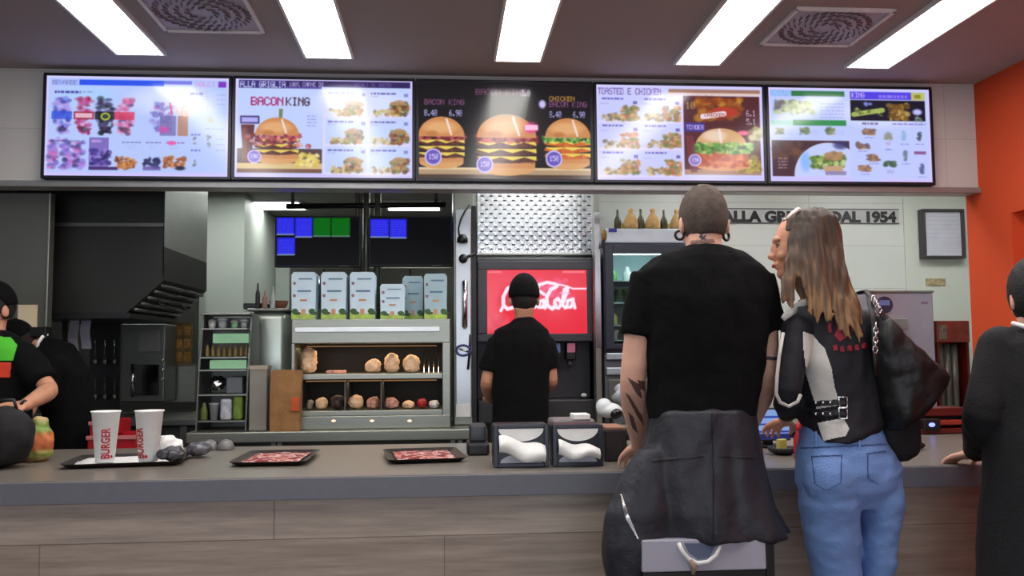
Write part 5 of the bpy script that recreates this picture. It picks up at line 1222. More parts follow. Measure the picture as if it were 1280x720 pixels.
# black bag and printed food bag on the counter, far left
Yb2 = 3.35
mb = MB(); q = at(2, 545, Yb2); mb.ell((q.x, Yb2 + .02, CT + .115), (.105, .09, .112)); mb.ell((q.x - .03, Yb2 + .03, CT + .05), (.11, .1, .05))
t = thing('black_pouch', 'rounded black pouch at the far left end of the counter', 'pouch', (q.x, Yb2, CT)); mb.melt('pouch', M['black_matte'], t, .007, 4, lambda c, n: .006 * noise.noise(c * 20))
mb = MB(); pts = [(q.x - .05, Yb2 + .02, CT + .2), (q.x - .04, Yb2 + .02, CT + .245), (q.x + .03, Yb2 + .02, CT + .245), (q.x + .04, Yb2 + .02, CT + .21)]; mb.tube(pts, .007, 8); mb.build('strap', M['black'], t, smooth=True)
t = thing('printed_food_bag', 'crumpled food bag printed green and orange behind the black pouch', 'bag', at(30, 585, 3.4))
q = at(37, 555, 3.5); mb = MB(); mb.ell((q.x, 3.56, CT + .075), (.062, .05, .075)); mb.ell((q.x - .01, 3.56, CT + .03), (.075, .055, .03)); mb.ell((q.x + .01, 3.56, CT + .14), (.035, .03, .03))
m = bpy.data.materials.new('striped_bag_print'); m.use_nodes = True; nt = m.node_tree; bb = nt.nodes['Principled BSDF']; bb.inputs['Roughness'].default_value = .6
tc = nt.nodes.new('ShaderNodeTexCoord'); sp = nt.nodes.new('ShaderNodeSeparateXYZ'); rp = nt.nodes.new('ShaderNodeValToRGB'); mr = nt.nodes.new('ShaderNodeMapRange')
nt.links.new(tc.outputs['Object'], sp.inputs[0]); nt.links.new(sp.outputs['Z'], mr.inputs[0]); mr.inputs['From Min'].default_value = 0; mr.inputs['From Max'].default_value = .18; nt.links.new(mr.outputs[0], rp.inputs[0]); nt.links.new(rp.outputs[0], bb.inputs['Base Color'])
cr = rp.color_ramp; cr.elements[0].color = (*lin((206, 150, 110)), 1); cr.elements[1].color = (*lin((190, 160, 110)), 1); cr.elements[1].position = .95
for ps, c in ((.2, (120, 140, 60)), (.35, (196, 104, 60)), (.6, (206, 120, 70)), (.7, (120, 150, 66)), (.85, (130, 150, 70))): cr.elements.new(ps).color = (*lin(c), 1)
mb.melt('bag', m, t, .006, 2, lambda c, n: .009 * noise.noise(c * 40))
MB().box(q.x - .05, q.x + .04, 3.54, 3.57, CT + .0005, CT + .004).build('base_fold', M['kraft'], t)

# ================================================================== PEOPLE
def ring_rot(fwd, lean=0., roll=0.):
    f = Vector(fwd).normalized(); r = f.cross(Vector((0, 0, 1))).normalized(); u = r.cross(f)
    R = Matrix((r, f, u)).transposed(); return R @ Matrix.Rotation(-lean, 3, 'X') @ Matrix.Rotation(roll, 3, 'Y')
def head(mb, c, R, s=1., ears=True):
    P_ = lambda x, y, z: Vector(c) + R @ (Vector((x, y, z)) * s)
    E = lambda x, y, z, a, b, d: mb.ell(P_(x, y, z), (a * s, b * s, d * s), R)
    E(0, -.005, .022, .075, .096, .103); E(0, .028, -.045, .058, .066, .072); E(0, .03, -.01, .066, .07, .07); E(0, .066, -.094, .026, .026, .022); E(0, .04, -.085, .045, .045, .03)
    E(0, .092, -.008, .011, .016, .03); E(0, .1, -.028, .016, .02, .014); E(0, .085, .03, .05, .014, .014); E(0, .088, -.057, .024, .014, .008); E(0, .085, -.068, .022, .014, .009)
    for k in (-1, 1):
        E(k * .036, .068, -.03, .022, .022, .02)
        if ears: mb.ell(P_(k * .08, -.006, -.012), (.008 * s, .019 * s, .032 * s), R @ Matrix.Rotation(k * .3, 3, 'Z'))
def eyes(c, R, s, parent):
    P_ = lambda x, y, z: Vector(c) + R @ (Vector((x, y, z)) * s)
    for k in (-1, 1):
        MB().ell(P_(k * .031, .0765, .004), (.0115 * s,) * 3).build('eye', M['white_plastic'], parent, smooth=True)
        MB().ell(P_(k * .032, .0845, .004), (.007 * s, .0045 * s, .007 * s), R).build('iris', mat('brown_iris', (40, 26, 20), .3), parent, smooth=True)
        MB().tube([P_(k * .017, .086, .008), P_(k * .031, .089, .0135), P_(k * .045, .08, .007)], .0028 * s, 6).build('eyelid', mat('dark_lashes', (48, 32, 26), .7), parent, smooth=True)
        MB().tube([P_(k * .012, .092, .026), P_(k * .03, .09, .032), P_(k * .05, .078, .026)], .0028 * s, 6).build('eyebrow', mat('brown_brow', (70, 48, 34), .8), parent, smooth=True)
    MB().ell(P_(0, .101, -.0625), (.021 * s, .006 * s, .008 * s), R).build('lips', mat('rose_lips', (176, 92, 88), .5), parent, smooth=True)
def cap_hair(c, R, s, m, parent, name='hair', front=.035, low=-.06, thick=.008, dispa=.003):
    """a closed shell hugging the skull; it dips inside the head where the face and ears are bare"""
    mb = MB(); q = bmesh.ops.create_uvsphere(mb.bm, u_segments=48, v_segments=36, radius=1)
    for v in q['verts']:
        d = v.co.copy(); x, y, z = d.x * .075, d.y * .096 - .005, d.z * .103 + .022
        if z < .0: y -= .004
        lim = low if y < -.01 else low + (y + .01) * 1.5
        f = 1 + thick / .09
        if z < lim or (y > front and z < .075): f = .86
        f += dispa / .09 * noise.noise(d * 9) if f > 1 else 0
        p = Vector((d.x * .075 * f, d.y * .096 * f - .005, d.z * .103 * f + .022)); v.co = Vector(c) + R @ (p * s)
    return mb.build(name, m, parent, smooth=True)
def limb(mb, pts, rad, n=14):
    P = [Vector(p) for p in pts]; out, rr = [], []
    for i in range(len(P) - 1):
        for k in range(4):
            f = k / 4; out.append(P[i].lerp(P[i + 1], f)); rr.append(rad[i] * (1 - f) + rad[i + 1] * f)
    out.append(P[-1]); rr.append(rad[-1])
    for _ in range(2):
        out = [out[0]] + [(out[i - 1] + out[i] * 2 + out[i + 1]) / 4 for i in range(1, len(out) - 1)] + [out[-1]]
    mb.tube(out, rr, n)
    mb.ell(out[0], (rr[0],) * 3); mb.ell(out[-1], (rr[-1] * .98,) * 3)
def arm(mb, S, E, W, s=1.):
    S, E, W = Vector(S), Vector(E), Vector(W)
    limb(mb, [S, S.lerp(E, .4), E, E.lerp(W, .3), W], [.034 * s, .04 * s, .037 * s, .04 * s, .026 * s])
def hand(mb, W, d, n, side=1, curl=.5, s=1.):
    """W wrist, d towards the fingers, n out of the back of the hand, side = +1 when the thumb lies on d x n"""
    W = Vector(W); d = Vector(d).normalized(); n = Vector(n); n = (n - d * n.dot(d)).normalized(); t = d.cross(n) * side
    for k in range(4):
        u = .026 - .0175 * k
        mb.tube([W + t * u * .6 * s, W + d * .045 * s + t * u * s, W + d * .088 * s + t * u * 1.08 * s], [.013 * s, .0135 * s, .0105 * s], 10)
    mb.ell(W + d * .045 * s, (.02 * s,) * 3)
    for k, L in enumerate((.072, .08, .074, .058)):
        u = .0285 - .019 * k; p = W + d * .085 * s + t * u * 1.1 * s; dd = (d + t * (.09 - .06 * k)).normalized(); a = 0; pts = [p]; 
        for q, f in enumerate((.44, .32, .24)):
            a += curl * (.5 + .35 * q); v = dd * math.cos(a) - n * math.sin(a); p = p + v * L * f * s; pts.append(p)
        mb.tube(pts, [.0092 * s, .0085 * s, .0078 * s, .0062 * s], 10); mb.ell(pts[-1], (.0066 * s,) * 3)
    p0 = W + d * .02 * s + t * .026 * s; p1 = p0 + (d * .55 + t * .6 - n * .25).normalized() * .038 * s; p2 = p1 + (d * .85 + t * .3 - n * .35).normalized() * .03 * s; p3 = p2 + (d * .95 - n * .4).normalized() * .022 * s
    mb.tube([p0, p1, p2, p3], [.014 * s, .0115 * s, .0098 * s, .0075 * s], 10); mb.ell(p3, (.0078 * s,) * 3)
def wrinkle(amp, f=(14, 14, 5), seed=0.):
    s_ = Vector((seed, seed * 2, 0))
    return lambda c, n: amp * (noise.noise(Vector((c.x * f[0], c.y * f[1], c.z * f[2])) + s_) + .5 * noise.noise(Vector((c.x * f[0] * 2.3, c.y * f[1] * 2.3, c.z * f[2] * 2.5)) + s_))
def legs(mb, hipL, hipR, s=1., foot=(0, 1), rad=(.06, .045, .04, .03)):
    for h in (hipL, hipR):
        h = Vector(h); k = Vector((h.x, h.y + .01, .5 * s)); a = Vector((h.x, h.y - .01, .09)); limb(mb, [h, k, k.lerp(a, .4), a], rad)
def shoe(at_, fwd, m, parent):
    f = Vector((fwd[0], fwd[1], 0)).normalized(); a = Vector((at_[0], at_[1], 0)); R = ring_rot(f)
    mb = MB(); mb.ell(a + f * .09 + Vector((0, 0, .04)), (.045, .09, .038), R); mb.ell(a + Vector((0, 0, .05)), (.04, .06, .05), R); mb.box(a.x + f.x * .05 - .04, a.x + f.x * .05 + .04, a.y + f.y * .05 - .1, a.y + f.y * .05 + .12, .001, .02, .008)
    mb.melt('shoe', m, parent, .008, 3)

# ------------------------------------------------------------------ the man in the black T-shirt
Y = 2.72
man = thing('person', 'man in black T-shirt seen from behind with leather jacket tied at waist', 'person', (at(880, 500, Y).x, Y, 0))
hc = at(879, 279, Y + .02); HR = ring_rot((-.03, 1, 0), .14); S_ = .93
Ls, Le, Lw = at(806, 350, Y), at(790, 478, Y + .02), at(800, 558, 2.98)
Rs, Re, Rw = at(951, 350, Y), at(958, 470, Y + .02), at(930, 545, 2.96)
mb = MB(); head(mb, hc, HR, S_)
mb.tube([hc + Vector((0, -.022, -.03)), at(880, 300, Y), at(880, 325, Y)], [.056, .054, .066], 18)
mb.ploft([(850, 912, 318, Y, .07), (806, 950, 338, Y, .09), (808, 950, 380, Y, .10), (822, 938, 430, Y, .10), (825, 932, 520, Y, .10), (820, 940, 600, Y, .11), (826, 936, 655, Y, .10)])
arm(mb, Ls, Le, Lw, 1.1); arm(mb, Rs, Re, Rw, 1.14)
hand(mb, Lw, Vector((-.1, .75, -.33)), (0, .3, 1), 1, .35); hand(mb, Rw, Vector((-.35, .8, -.3)), (0, .3, 1), -1, .35)
hl, hr = at(850, 640, Y), at(912, 640, Y); legs(mb, (hl.x, Y, hl.z), (hr.x, Y, hr.z))
for h in (hl, hr): mb.ell((h.x, Y + .06, .05), (.04, .11, .04))
body = mb.melt('body', M['skin'], man, .005, 3)
cap_hair(hc, HR, S_, mat('short_grey_brown_hair', (82, 70, 62), .85, 0, .35, 40, .5, 220), man, low=-.052)
for k, (x, y) in enumerate(((849.5, 294), (907.5, 295))):
    q = at(x, y, Y + .02); pts = [q + Vector((.004 * math.cos(a), .014 * math.cos(a) if k else .0, 0)) + Vector((.010 * math.cos(a), 0, .014 * math.sin(a))) for a in [2 * PI * j / 20 for j in range(21)]]
    MB().tube(pts, .0045, 8).build('earring', M['black'], man, smooth=True)
patch(body, [(873, 296), (877, 291), (879, 295), (884, 292), (882, 297), (886, 302), (879, 300), (874, 304), (876, 299)], 'star_tattoo', mat('tattoo_ink', (74, 66, 74), .6), man, .0012, .6)
patch(body, [(864, 300), (892, 298), (894, 303), (862, 305)], 'neck_tattoo', mat('tattoo_ink_faint', (132, 98, 88), .6), man, .0012, .8)
patch(body, [(938, 444), (976, 446), (976, 451), (938, 449)], 'arm_band_tattoo', MATS['tattoo_ink'], man, .0012, .7)
for k, pl in enumerate(([(783, 470), (800, 480), (803, 500), (795, 492)], [(780, 488), (788, 495), (803, 520), (806, 535), (796, 520)], [(784, 512), (792, 520), (799, 545), (790, 535)], [(796, 474), (806, 476), (806, 490), (800, 486)])):
    patch(body, pl, 'forearm_tattoo', mat('tattoo_ink2', (96, 70, 62), .6), man, .0012, .8)
mb = MB()
mb.ploft([(858, 902, 306, Y, .062), (846, 916, 312, Y, .075), (818, 940, 322, Y, .095), (799, 958, 338, Y, .112), (797, 963, 372, Y, .13), (804, 960, 420, Y, .128), (811, 950, 470, Y, .12), (811, 944, 522, Y, .122)], n=40)
for s0, e0, k in ((at(812, 345, Y), at(795, 420, Y), 1), (at(946, 345, Y), at(964, 416, Y), -1)):
    mb.tube([s0, s0.lerp(e0, .5), e0], [.058, .056, .05], 18)
shirt = mb.melt('t_shirt', M['shirt'], man, .007, 3, wrinkle(.009, (11, 11, 7)))
# leather jacket knotted at the waist, its back hanging like a skirt
def fold(th, f): return (.045 * math.sin(7 * th + 2) + .03 * math.sin(13 * th)) * f
mb = MB(); mb.ploft([(812, 938, 510, Y, .132), (809, 942, 530, Y, .138), (803, 948, 560, Y, .142), (794, 955, 600, Y - .005, .15), (796, 966, 634, Y - .01, .155), (806, 977, 656, Y - .01, .158), (812, 983, 667, Y - .01, .158)], n=64, fold=fold)
mb.ploft([(796, 828, 560, Y - .05, .05), (774, 836, 600, Y - .06, .07), (757, 842, 640, Y - .07, .075), (752, 840, 680, Y - .07, .075), (756, 834, 715, Y - .07, .065), (765, 822, 760, Y - .07, .05)], n=24)
jk = mb.melt('leather_jacket', M['leather'], man, .008, 3, wrinkle(.012, (10, 10, 4), 3.3))
patch(jk, [(774, 618), (778, 618), (786, 642), (797, 668), (800, 676), (796, 674), (782, 650)], 'zip', M['chrome'], man, .002, .8)
patch(jk, [(888.5, 514), (890.5, 514), (893, 600), (893, 676), (890.5, 676), (890.5, 600)], 'back_seam', M['leather_black'], man, .0015, .8)
patch(jk, [(815, 575), (880, 569), (880, 571.5), (815, 578)], 'yoke_seam', M['leather_black'], man, .0015, .8)
patch(jk, [(897, 569), (950, 572), (950, 574.5), (897, 571.5)], 'yoke_seam', M['leather_black'], man, .0015, .8)
mb = MB(); legs(mb, (hl.x, Y, hl.z), (hr.x, Y, hr.z), 1, rad=(.098, .074, .066, .056)); mb.ploft([(822, 942, 610, Y, .115), (824, 940, 660, Y, .11)])
mb.melt('trousers', M['trouser'], man, .008, 3, wrinkle(.006))
for h in (hl, hr): shoe((h.x, Y), (0, 1), M['leather_black'], man)
# pale shopping bag under the jacket hem
bag = thing('shopping_bag', 'pale grey shopping bag with white rope handle below the tied leather jacket', 'bag', (at(880, 700, 2.5).x, 2.5, at(880, 714, 2.5).z))
Yg2 = 2.568; a, b = at(803, 700, Yg2).x, at(958, 700, Yg2).x; z0, z1 = at(880, 714, Yg2).z, at(880, 674, Yg2).z
MB().box(a, b, Yg2, Yg2 + .034, z0, z1, .004).build('body', mat('pale_grey_card', (172, 172, 184), .6, 0, .03), bag)
MB().box(b + .001, b + .026, Yg2 + .002, Yg2 + .055, z0 - .03, z1, .003).build('side_gusset', M['black'], bag); MB().box(a, b, Yg2 + .002, Yg2 + .055, z0 - .03, z0 - .001, .003).build('dark_base', M['black'], bag)
pt = [at(x, y, Yg2 - .008) for x, y in ((848, 679), (853, 690), (861, 699), (872, 704), (885, 702), (895, 694), (901, 679))]
mb = MB(); mb.tube(pt, .0065, 10); mb.build('rope_handle', M['white_paper'], bag, smooth=True)
mb = MB(); mb.prism([(p.x, p.z) for p in (at(855, 679, Yg2), at(861, 691, Yg2), at(872, 699, Yg2), at(886, 697, Yg2), at(895, 679, Yg2))], Yg2 - .0045, Yg2 - .001); mb.build('denim_patch', mat('slate_denim', (88, 100, 124), .8), bag)
mb = MB(); mb.tube([at(862, 700, Yg2 - .01), at(868, 708, Yg2 - .012), at(866, 718, Yg2 - .01)], [.008, .01, .006], 8); mb.build('rope_end', mat('tan_rope', (150, 132, 120), .8), bag, smooth=True)

# ------------------------------------------------------------------ the woman in the racing jacket
wom = thing('person', 'long-haired woman in blue jeans and black-and-white racing jacket, turned left', 'person', (at(1060, 600, Y).x, Y, 0))
WS = .88; wc = at(1001, 309, Y); WR = ring_rot((-.96, .26, 0), .04)
eL, wL = at(985, 496, Y - .1), at(982, 526, 2.98); sL = at(997, 412, Y - .06)
sR, eR, wR = at(1082, 408, Y + .05), at(1104, 495, Y + .08), at(1085, 545, 3.0)
mb = MB(); head(mb, wc, WR, WS)
mb.tube([wc + Vector((.012, 0, -.05)), at(1015, 360, Y), at(1025, 385, Y)], [.046, .044, .055], 16)
mb.ploft([(1000, 1060, 385, Y, .07), (990, 1086, 402, Y, .09), (1002, 1094, 450, Y, .095), (1010, 1094, 510, Y, .09), (1020, 1092, 560, Y, .08), (1024, 1092, 610, Y, .07)])
arm(mb, sL, eL, wL, .82); arm(mb, sR, eR, wR, .82)
hand(mb, wL, (-.1, .9, -.25), (0, .3, 1), 1, .4, .88); hand(mb, wR, (-.1, .9, -.25), (0, .3, 1), -1, .4, .88)
g1, g2 = at(1038, 650, Y), at(1094, 650, Y + .02); legs(mb, (g1.x, Y, g1.z), (g2.x, Y + .02, g2.z), .95, rad=(.045, .035, .035, .025))
for h in (g1, g2): mb.ell((h.x - .03, Y + .05, .05), (.04, .1, .04))
wb = mb.melt('body', M['skin_tan'], wom, .0045, 2)
eyes(wc, WR, WS, wom)
# hair with golden ends
m = bpy.data.materials.new('long_brown_hair'); m.use_nodes = True; nt = m.node_tree; bb = nt.nodes['Principled BSDF']; bb.inputs['Roughness'].default_value = .5
tc = nt.nodes.new('ShaderNodeTexCoord'); sp = nt.nodes.new('ShaderNodeSeparateXYZ'); nt.links.new(tc.outputs['Object'], sp.inputs[0])
mr = nt.nodes.new('ShaderNodeMapRange'); nt.links.new(sp.outputs['Z'], mr.inputs[0]); mr.inputs['From Min'].default_value = 1.76; mr.inputs['From Max'].default_value = 1.34
mp = nt.nodes.new('ShaderNodeMapping'); mp.inputs['Scale'].default_value = (70, 70, 3); nt.links.new(tc.outputs['Object'], mp.inputs[0]); nz = nt.nodes.new('ShaderNodeTexNoise'); nz.inputs['Scale'].default_value = 1; nz.inputs['Detail'].default_value = 4; nt.links.new(mp.outputs[0], nz.inputs['Vector'])
ad = nt.nodes.new('ShaderNodeMath'); ad.operation = 'MULTIPLY_ADD'; nt.links.new(nz.outputs[0], ad.inputs[0]); ad.inputs[1].default_value = 1.5; nt.links.new(mr.outputs[0], ad.inputs[2])
sb = nt.nodes.new('ShaderNodeMath'); sb.operation = 'SUBTRACT'; nt.links.new(ad.outputs[0], sb.inputs[0]); sb.inputs[1].default_value = .6
rp = nt.nodes.new('ShaderNodeValToRGB'); nt.links.new(sb.outputs[0], rp.inputs[0]); nt.links.new(rp.outputs[0], bb.inputs['Base Color'])
cr = rp.color_ramp; cr.elements[0].position = .1; cr.elements[0].color = (*lin((54, 41, 32)), 1); cr.elements[1].position = 1.0; cr.elements[1].color = (*lin((160, 122, 80)), 1); cr.elements.new(.55).color = (*lin((90, 67, 48)), 1)
mb = MB(); mb.ploft([(1002, 1024, 262, Y, .045), (988, 1037, 266, Y, .07), (980, 1043, 275, Y, .085), (976, 1047, 290, Y, .09), (988, 1049, 306, Y, .092), (992, 1052, 330, Y, .09), (995, 1058, 352, Y - .01, .088), (1006, 1066, 375, Y - .03, .09), (1022, 1073, 393, Y - .05, .075), (1038, 1077, 408, Y - .06, .055), (1052, 1074, 420, Y - .07, .03)], n=36)
rr = random.Random(3)
for k in range(46):
    f = k / 45; x0 = 990 + 52 * f; yt = rr.uniform(271, 286) + 14 * abs(f - .5); yb = 362 + 70 * f ** .8 + rr.uniform(-12, 12); xb_ = 990 + 89 * f + rr.uniform(-3, 3)
    if f < .2: yb = 374 + 40 * f + rr.uniform(-4, 8); xb_ = 978 + 60 * f
    pts = []; 
    for j in range(7):
        u = j / 6; x = x0 + (xb_ - x0) * u ** 1.3 + 2.5 * math.sin(5 * u + k); y = yt + (yb - yt) * u; pts.append(at(x, y, Y - .086 - .045 * u + .05 * abs(f - .5) * (1 - u)))
    mb.tube(pts, [.006, .011, .013, .013, .011, .008, .003], 7, flat=.6)
hair = mb.melt('hair', m, wom, .0045, 3, lambda c, n: .006 * noise.noise(Vector((c.x * 75, c.y * 75, c.z * 5))))
mb = MB(); mb.tube([at(984, 273, Y - .09), at(990, 267, Y - .085), at(997, 262, Y - .06), at(1000, 262, Y), at(990, 266, Y + .05)], [.004, .006, .0075, .006, .004], 8); mb.tube([at(981, 274, Y - .09), at(979, 276, Y - .04)], .004, 8)
mb.build('sunglasses', mat('ivory_frame', (228, 216, 206), .3), wom, smooth=True)
# jacket
jb = mat('navy_black_jacket', (24, 23, 30), .75, 0, .2, 8, .3, 40)
mb = MB(); mb.ploft([(1003, 1038, 374, Y, .06), (994, 1062, 384, Y, .085), (986, 1086, 396, Y, .108), (988, 1098, 425, Y, .12), (994, 1102, 462, Y, .12), (999, 1103, 500, Y, .116), (1002, 1103, 526, Y, .122), (1012, 1092, 540, Y - .02, .11), (1022, 1062, 551, Y - .05, .08)], n=40)
limb(mb, [sL, sL.lerp(eL, .5), eL, eL.lerp(wL, .55)], [.047, .042, .041, .038]); limb(mb, [sR, sR.lerp(eR, .5), eR, eR.lerp(wR, .55)], [.056, .054, .05, .042])
jac = mb.melt('jacket', jb, wom, .006, 3, wrinkle(.007, (12, 12, 7), 1.2))
wl_ = mat('ivory_leather', (206, 202, 194), .5, 0, .08, 10, .3, 40)
patch(jac, [(1003, 414), (1016, 418), (1032, 436), (1040, 460), (1044, 484), (1049, 501), (1019, 506), (1012, 482), (1005, 458), (1003, 438)], 'white_panel', wl_, wom, .004, 1)
patch(jac, [(1022, 528), (1055, 522), (1062, 536), (1058, 546), (1030, 552)], 'white_panel', wl_, wom, .004, 1)
patch(jac, [(1020, 508), (1050, 503), (1052, 507), (1021, 512)], 'white_panel', wl_, wom, .004, 1)
for y in (503, 517):
    patch(jac, [(1011, y - 2), (1056, y - 5), (1058, y + 3), (1013, y + 6)], 'buckle_strap', M['leather_black'], wom, .008, 1)
    for x in (1020, 1029, 1038):
        tr = TREES[jac.name]; d = ray(x, y + .5).normalized(); h = tr.ray_cast(CAM, d)
        if h[0]: MB().ell(h[0] - d * .011, (.005, .003, .005)).build('stud', M['chrome'], wom, smooth=True)
    d = ray(1054, y).normalized(); h = TREES[jac.name].ray_cast(CAM, d)
    if h[0]:
        q = h[0] - d * .014; pts = [q + Vector((.013 * cx_, 0, .016 * cz_)) for cx_, cz_ in ((-1, -1), (1, -1), (1, 1), (-1, 1), (-1, -1))]
        MB().tube(pts, .0028, 6).build('buckle', M['chrome'], wom, smooth=True)
rd = mat('crimson_embroidery', (150, 30, 48), .7, 0, .3, 60, .3, 200)
for pl in ([(1014, 382), (1026, 380), (1028, 394), (1016, 396)], [(1030, 386), (1036, 385), (1037, 396), (1031, 397)], [(1042, 396), (1052, 392), (1058, 402), (1054, 412), (1060, 422), (1050, 428), (1042, 420), (1046, 410)], [(1034, 404), (1039, 403), (1040, 416), (1035, 416)], [(1062, 400), (1067, 399), (1068, 414), (1063, 415)],
           [(1040, 432), (1046, 430), (1048, 438), (1042, 440)], [(1049, 433), (1055, 432), (1056, 440), (1050, 441)], [(1058, 432), (1064, 431), (1065, 439), (1059, 440)], [(1067, 431), (1073, 430), (1074, 438), (1068, 439)], [(1076, 429), (1082, 428), (1083, 436), (1077, 437)], [(1072, 412), (1077, 411), (1078, 422), (1073, 423)]):
    patch(jac, pl, 'red_embroidery', rd, wom, .003, .8)
# white collar and piping
mb = MB(); pts = []
for x, y in ((977, 399), (984, 392), (993, 386), (1003, 380), (1012, 376)):
    h = TREES[jac.name].ray_cast(CAM, ray(x, y).normalized()); pts.append((h[0] if h[0] else at(x, y, Y - .09)) + Vector((0, -.008, 0)))
mb.tube(pts, [.008, .013, .015, .014, .01], 12, flat=.6); mb.build('white_collar', wl_, wom, smooth=True)
mb = MB(); pts = [at(x, y, Y - .12 - .02 * math.sin((y - 405) / 33)) for x, y in ((979, 416), (974, 445), (971, 475), (970, 492), (975, 503), (986, 508), (997, 502), (1001, 493))]
mb.tube(pts, .0055, 10); mb.build('white_piping', wl_, wom, smooth=True)
# jeans
jm = mat('blue_denim', (114, 146, 200), .85, 0, .16, 5, .25, 160)
mb = MB(); mb.ploft([(1012, 1090, 520, Y, .1), (1004, 1100, 540, Y, .118), (999, 1112, 562, Y, .13), (997, 1122, 585, Y, .135), (998, 1124, 608, Y, .12), (1008, 1114, 632, Y, .085)], n=36)
mb.ell(at(1039, 596, Y - .06), (.088, .085, .1)); mb.ell(at(1092, 590, Y - .045), (.074, .085, .095))
for rows in ([(1000, 1066, 600, Y - .01, .1), (1002, 1070, 628, Y - .015, .108), (1006, 1071, 655, Y - .01, .095), (1012, 1073, 690, Y - .005, .088), (1020, 1074, 725, Y, .08), (1028, 1075, 780, Y, .07), (1032, 1072, 840, Y, .065), (1034, 1068, 940, Y, .055)],
             [(1070, 1122, 600, Y + .0, .1), (1074, 1121, 628, Y, .104), (1076, 1118, 655, Y, .09), (1076, 1115, 690, Y, .082), (1077, 1111, 725, Y + .01, .075), (1080, 1110, 780, Y + .01, .065), (1080, 1110, 840, Y + .01, .06), (1080, 1106, 940, Y + .01, .05)]): mb.ploft(rows, n=24)
jeans = mb.melt('jeans', jm, wom, .006, 8, wrinkle(.006, (10, 10, 16), 5.1))
seam = mat('pale_denim_seam', (70, 92, 140), .8)
for pl in ([(1000, 559), (1110, 554), (1110, 556), (1000, 561.5)], [(1014, 570), (1052, 568), (1052, 570), (1014, 572)], [(1014, 570), (1016, 570), (1020, 604), (1018, 604)], [(1051, 568), (1053, 568), (1052, 602), (1050, 602)], [(1018, 603), (1034, 612), (1034, 614), (1018, 605)], [(1034, 612), (1052, 601), (1052, 603), (1034, 614)],
           [(1083, 566), (1108, 563), (1108, 565), (1083, 568)], [(1083, 566), (1085, 566), (1086, 598), (1084, 598)], [(1085, 597), (1098, 604), (1098, 606), (1085, 599)]): patch(jeans, pl, 'seam', seam, wom, .0015, .7)
for x in (1020, 1072): patch(jeans, [(x, 540), (x + 3, 540), (x + 3, 560), (x, 560)], 'belt_loop', jm, wom, .006, .7)
for h in (g1, g2): shoe((h.x, Y), (-.4, 1), M['leather_black'], wom)

# handbag on her shoulder
hb = thing('handbag', 'slouchy black leather handbag with silver chain on the woman\'s shoulder', 'handbag', at(1135, 540, 2.6))
Yh = 2.60
mb = MB(); mb.ploft([(1094, 1106, 394, Yh, .02), (1092, 1114, 404, Yh, .04), (1090, 1130, 420, Yh, .055), (1091, 1148, 437, Yh, .065), (1092, 1168, 454, Yh, .068), (1094, 1187, 469, Yh, .065), (1098, 1180, 484, Yh, .065), (1102, 1160, 506, Yh, .065), (1108, 1144, 524, Yh, .055), (1114, 1130, 538, Yh, .03)], n=28, e=2.6)
mb.melt('bag', M['leather_black'], hb, .006, 3, wrinkle(.01, (14, 14, 9), 7.7))
mb = MB(); mb.ploft([(1096, 1128, 500, Yh + .05, .03), (1098, 1148, 525, Yh + .05, .045), (1104, 1150, 550, Yh + .05, .04), (1112, 1146, 566, Yh + .05, .03), (1122, 1134, 576, Yh + .05, .015)], n=20)
mb.melt('scarf', M['black_matte'], hb, .006, 3, wrinkle(.008, (14, 14, 6), 2.7))
mb = MB(); mb.tube([at(1074, 366, Y - .06), at(1083, 364, Y - .09), at(1094, 380, Yh - .02), at(1106, 398, Yh - .03), at(1120, 408, Yh - .03)], .011, 10, flat=.5); mb.build('strap', M['leather_black'], hb, smooth=True)
mb = MB(); mb.tube([at(1086, 372, Y - .12), at(1092, 400, Yh - .05), at(1094, 440, Yh - .06), at(1096, 470, Yh - .07)], .009, 10, flat=.5); mb.build('strap', M['leather_black'], hb, smooth=True)
for k in range(13):
    f = k / 12; x, y = (1092 + 14 * f, 374 + 26 * f) if k < 7 else (1096 - 2 * f, 402 + 70 * (f - .5)); q = at(x, y, Yh - .075); tilt = (k % 2) * 1.2
    pts = [q + Vector((.007 * math.cos(a) * math.cos(tilt), .007 * math.cos(a) * math.sin(tilt), .011 * math.sin(a))) for a in [2 * PI * j / 10 for j in range(11)]]
    MB().tube(pts, .0022, 6).build('chain_link', M['chrome'], hb, smooth=True)

# ------------------------------------------------------------------ the customer in the dark coat, right edge
Yc2 = 2.6
cu = thing('person', 'person in a long dark coat cut off by the right edge', 'person', (at(1300, 600, Yc2).x, Yc2, 0))
cc = at(1297, 372, Yc2); CR = ring_rot((.25, 1, 0), .1)
s1, e1, w1 = at(1248, 432, Yc2), at(1226, 525, Yc2 - .01), at(1221, 566, 2.95); s2, e2, w2 = at(1345, 432, Yc2), at(1362, 530, Yc2), at(1340, 570, 2.93)
mb = MB(); head(mb, cc, CR, .95); mb.tube([cc + Vector((0, -.02, -.04)), at(1296, 400, Yc2), at(1297, 425, Yc2)], [.055, .053, .062], 16)
mb.ploft([(1270, 1325, 412, Yc2, .07), (1245, 1350, 430, Yc2, .09), (1248, 1350, 500, Yc2, .1), (1248, 1350, 600, Yc2, .1), (1250, 1346, 660, Yc2, .1)])
arm(mb, s1, e1, w1, .9); arm(mb, s2, e2, w2, .9); hand(mb, w1, (-.35, .8, -.25), (0, .3, 1), 1, .4, .92); hand(mb, w2, (-.2, .8, -.25), (0, .3, 1), -1, .4, .92)
k1, k2 = at(1275, 650, Yc2), at(1322, 650, Yc2); legs(mb, (k1.x, Yc2, k1.z), (k2.x, Yc2, k2.z))
for h in (k1, k2): mb.ell((h.x, Yc2 + .06, .05), (.04, .1, .04))
mb.melt('body', M['skin'], cu, .006, 2)
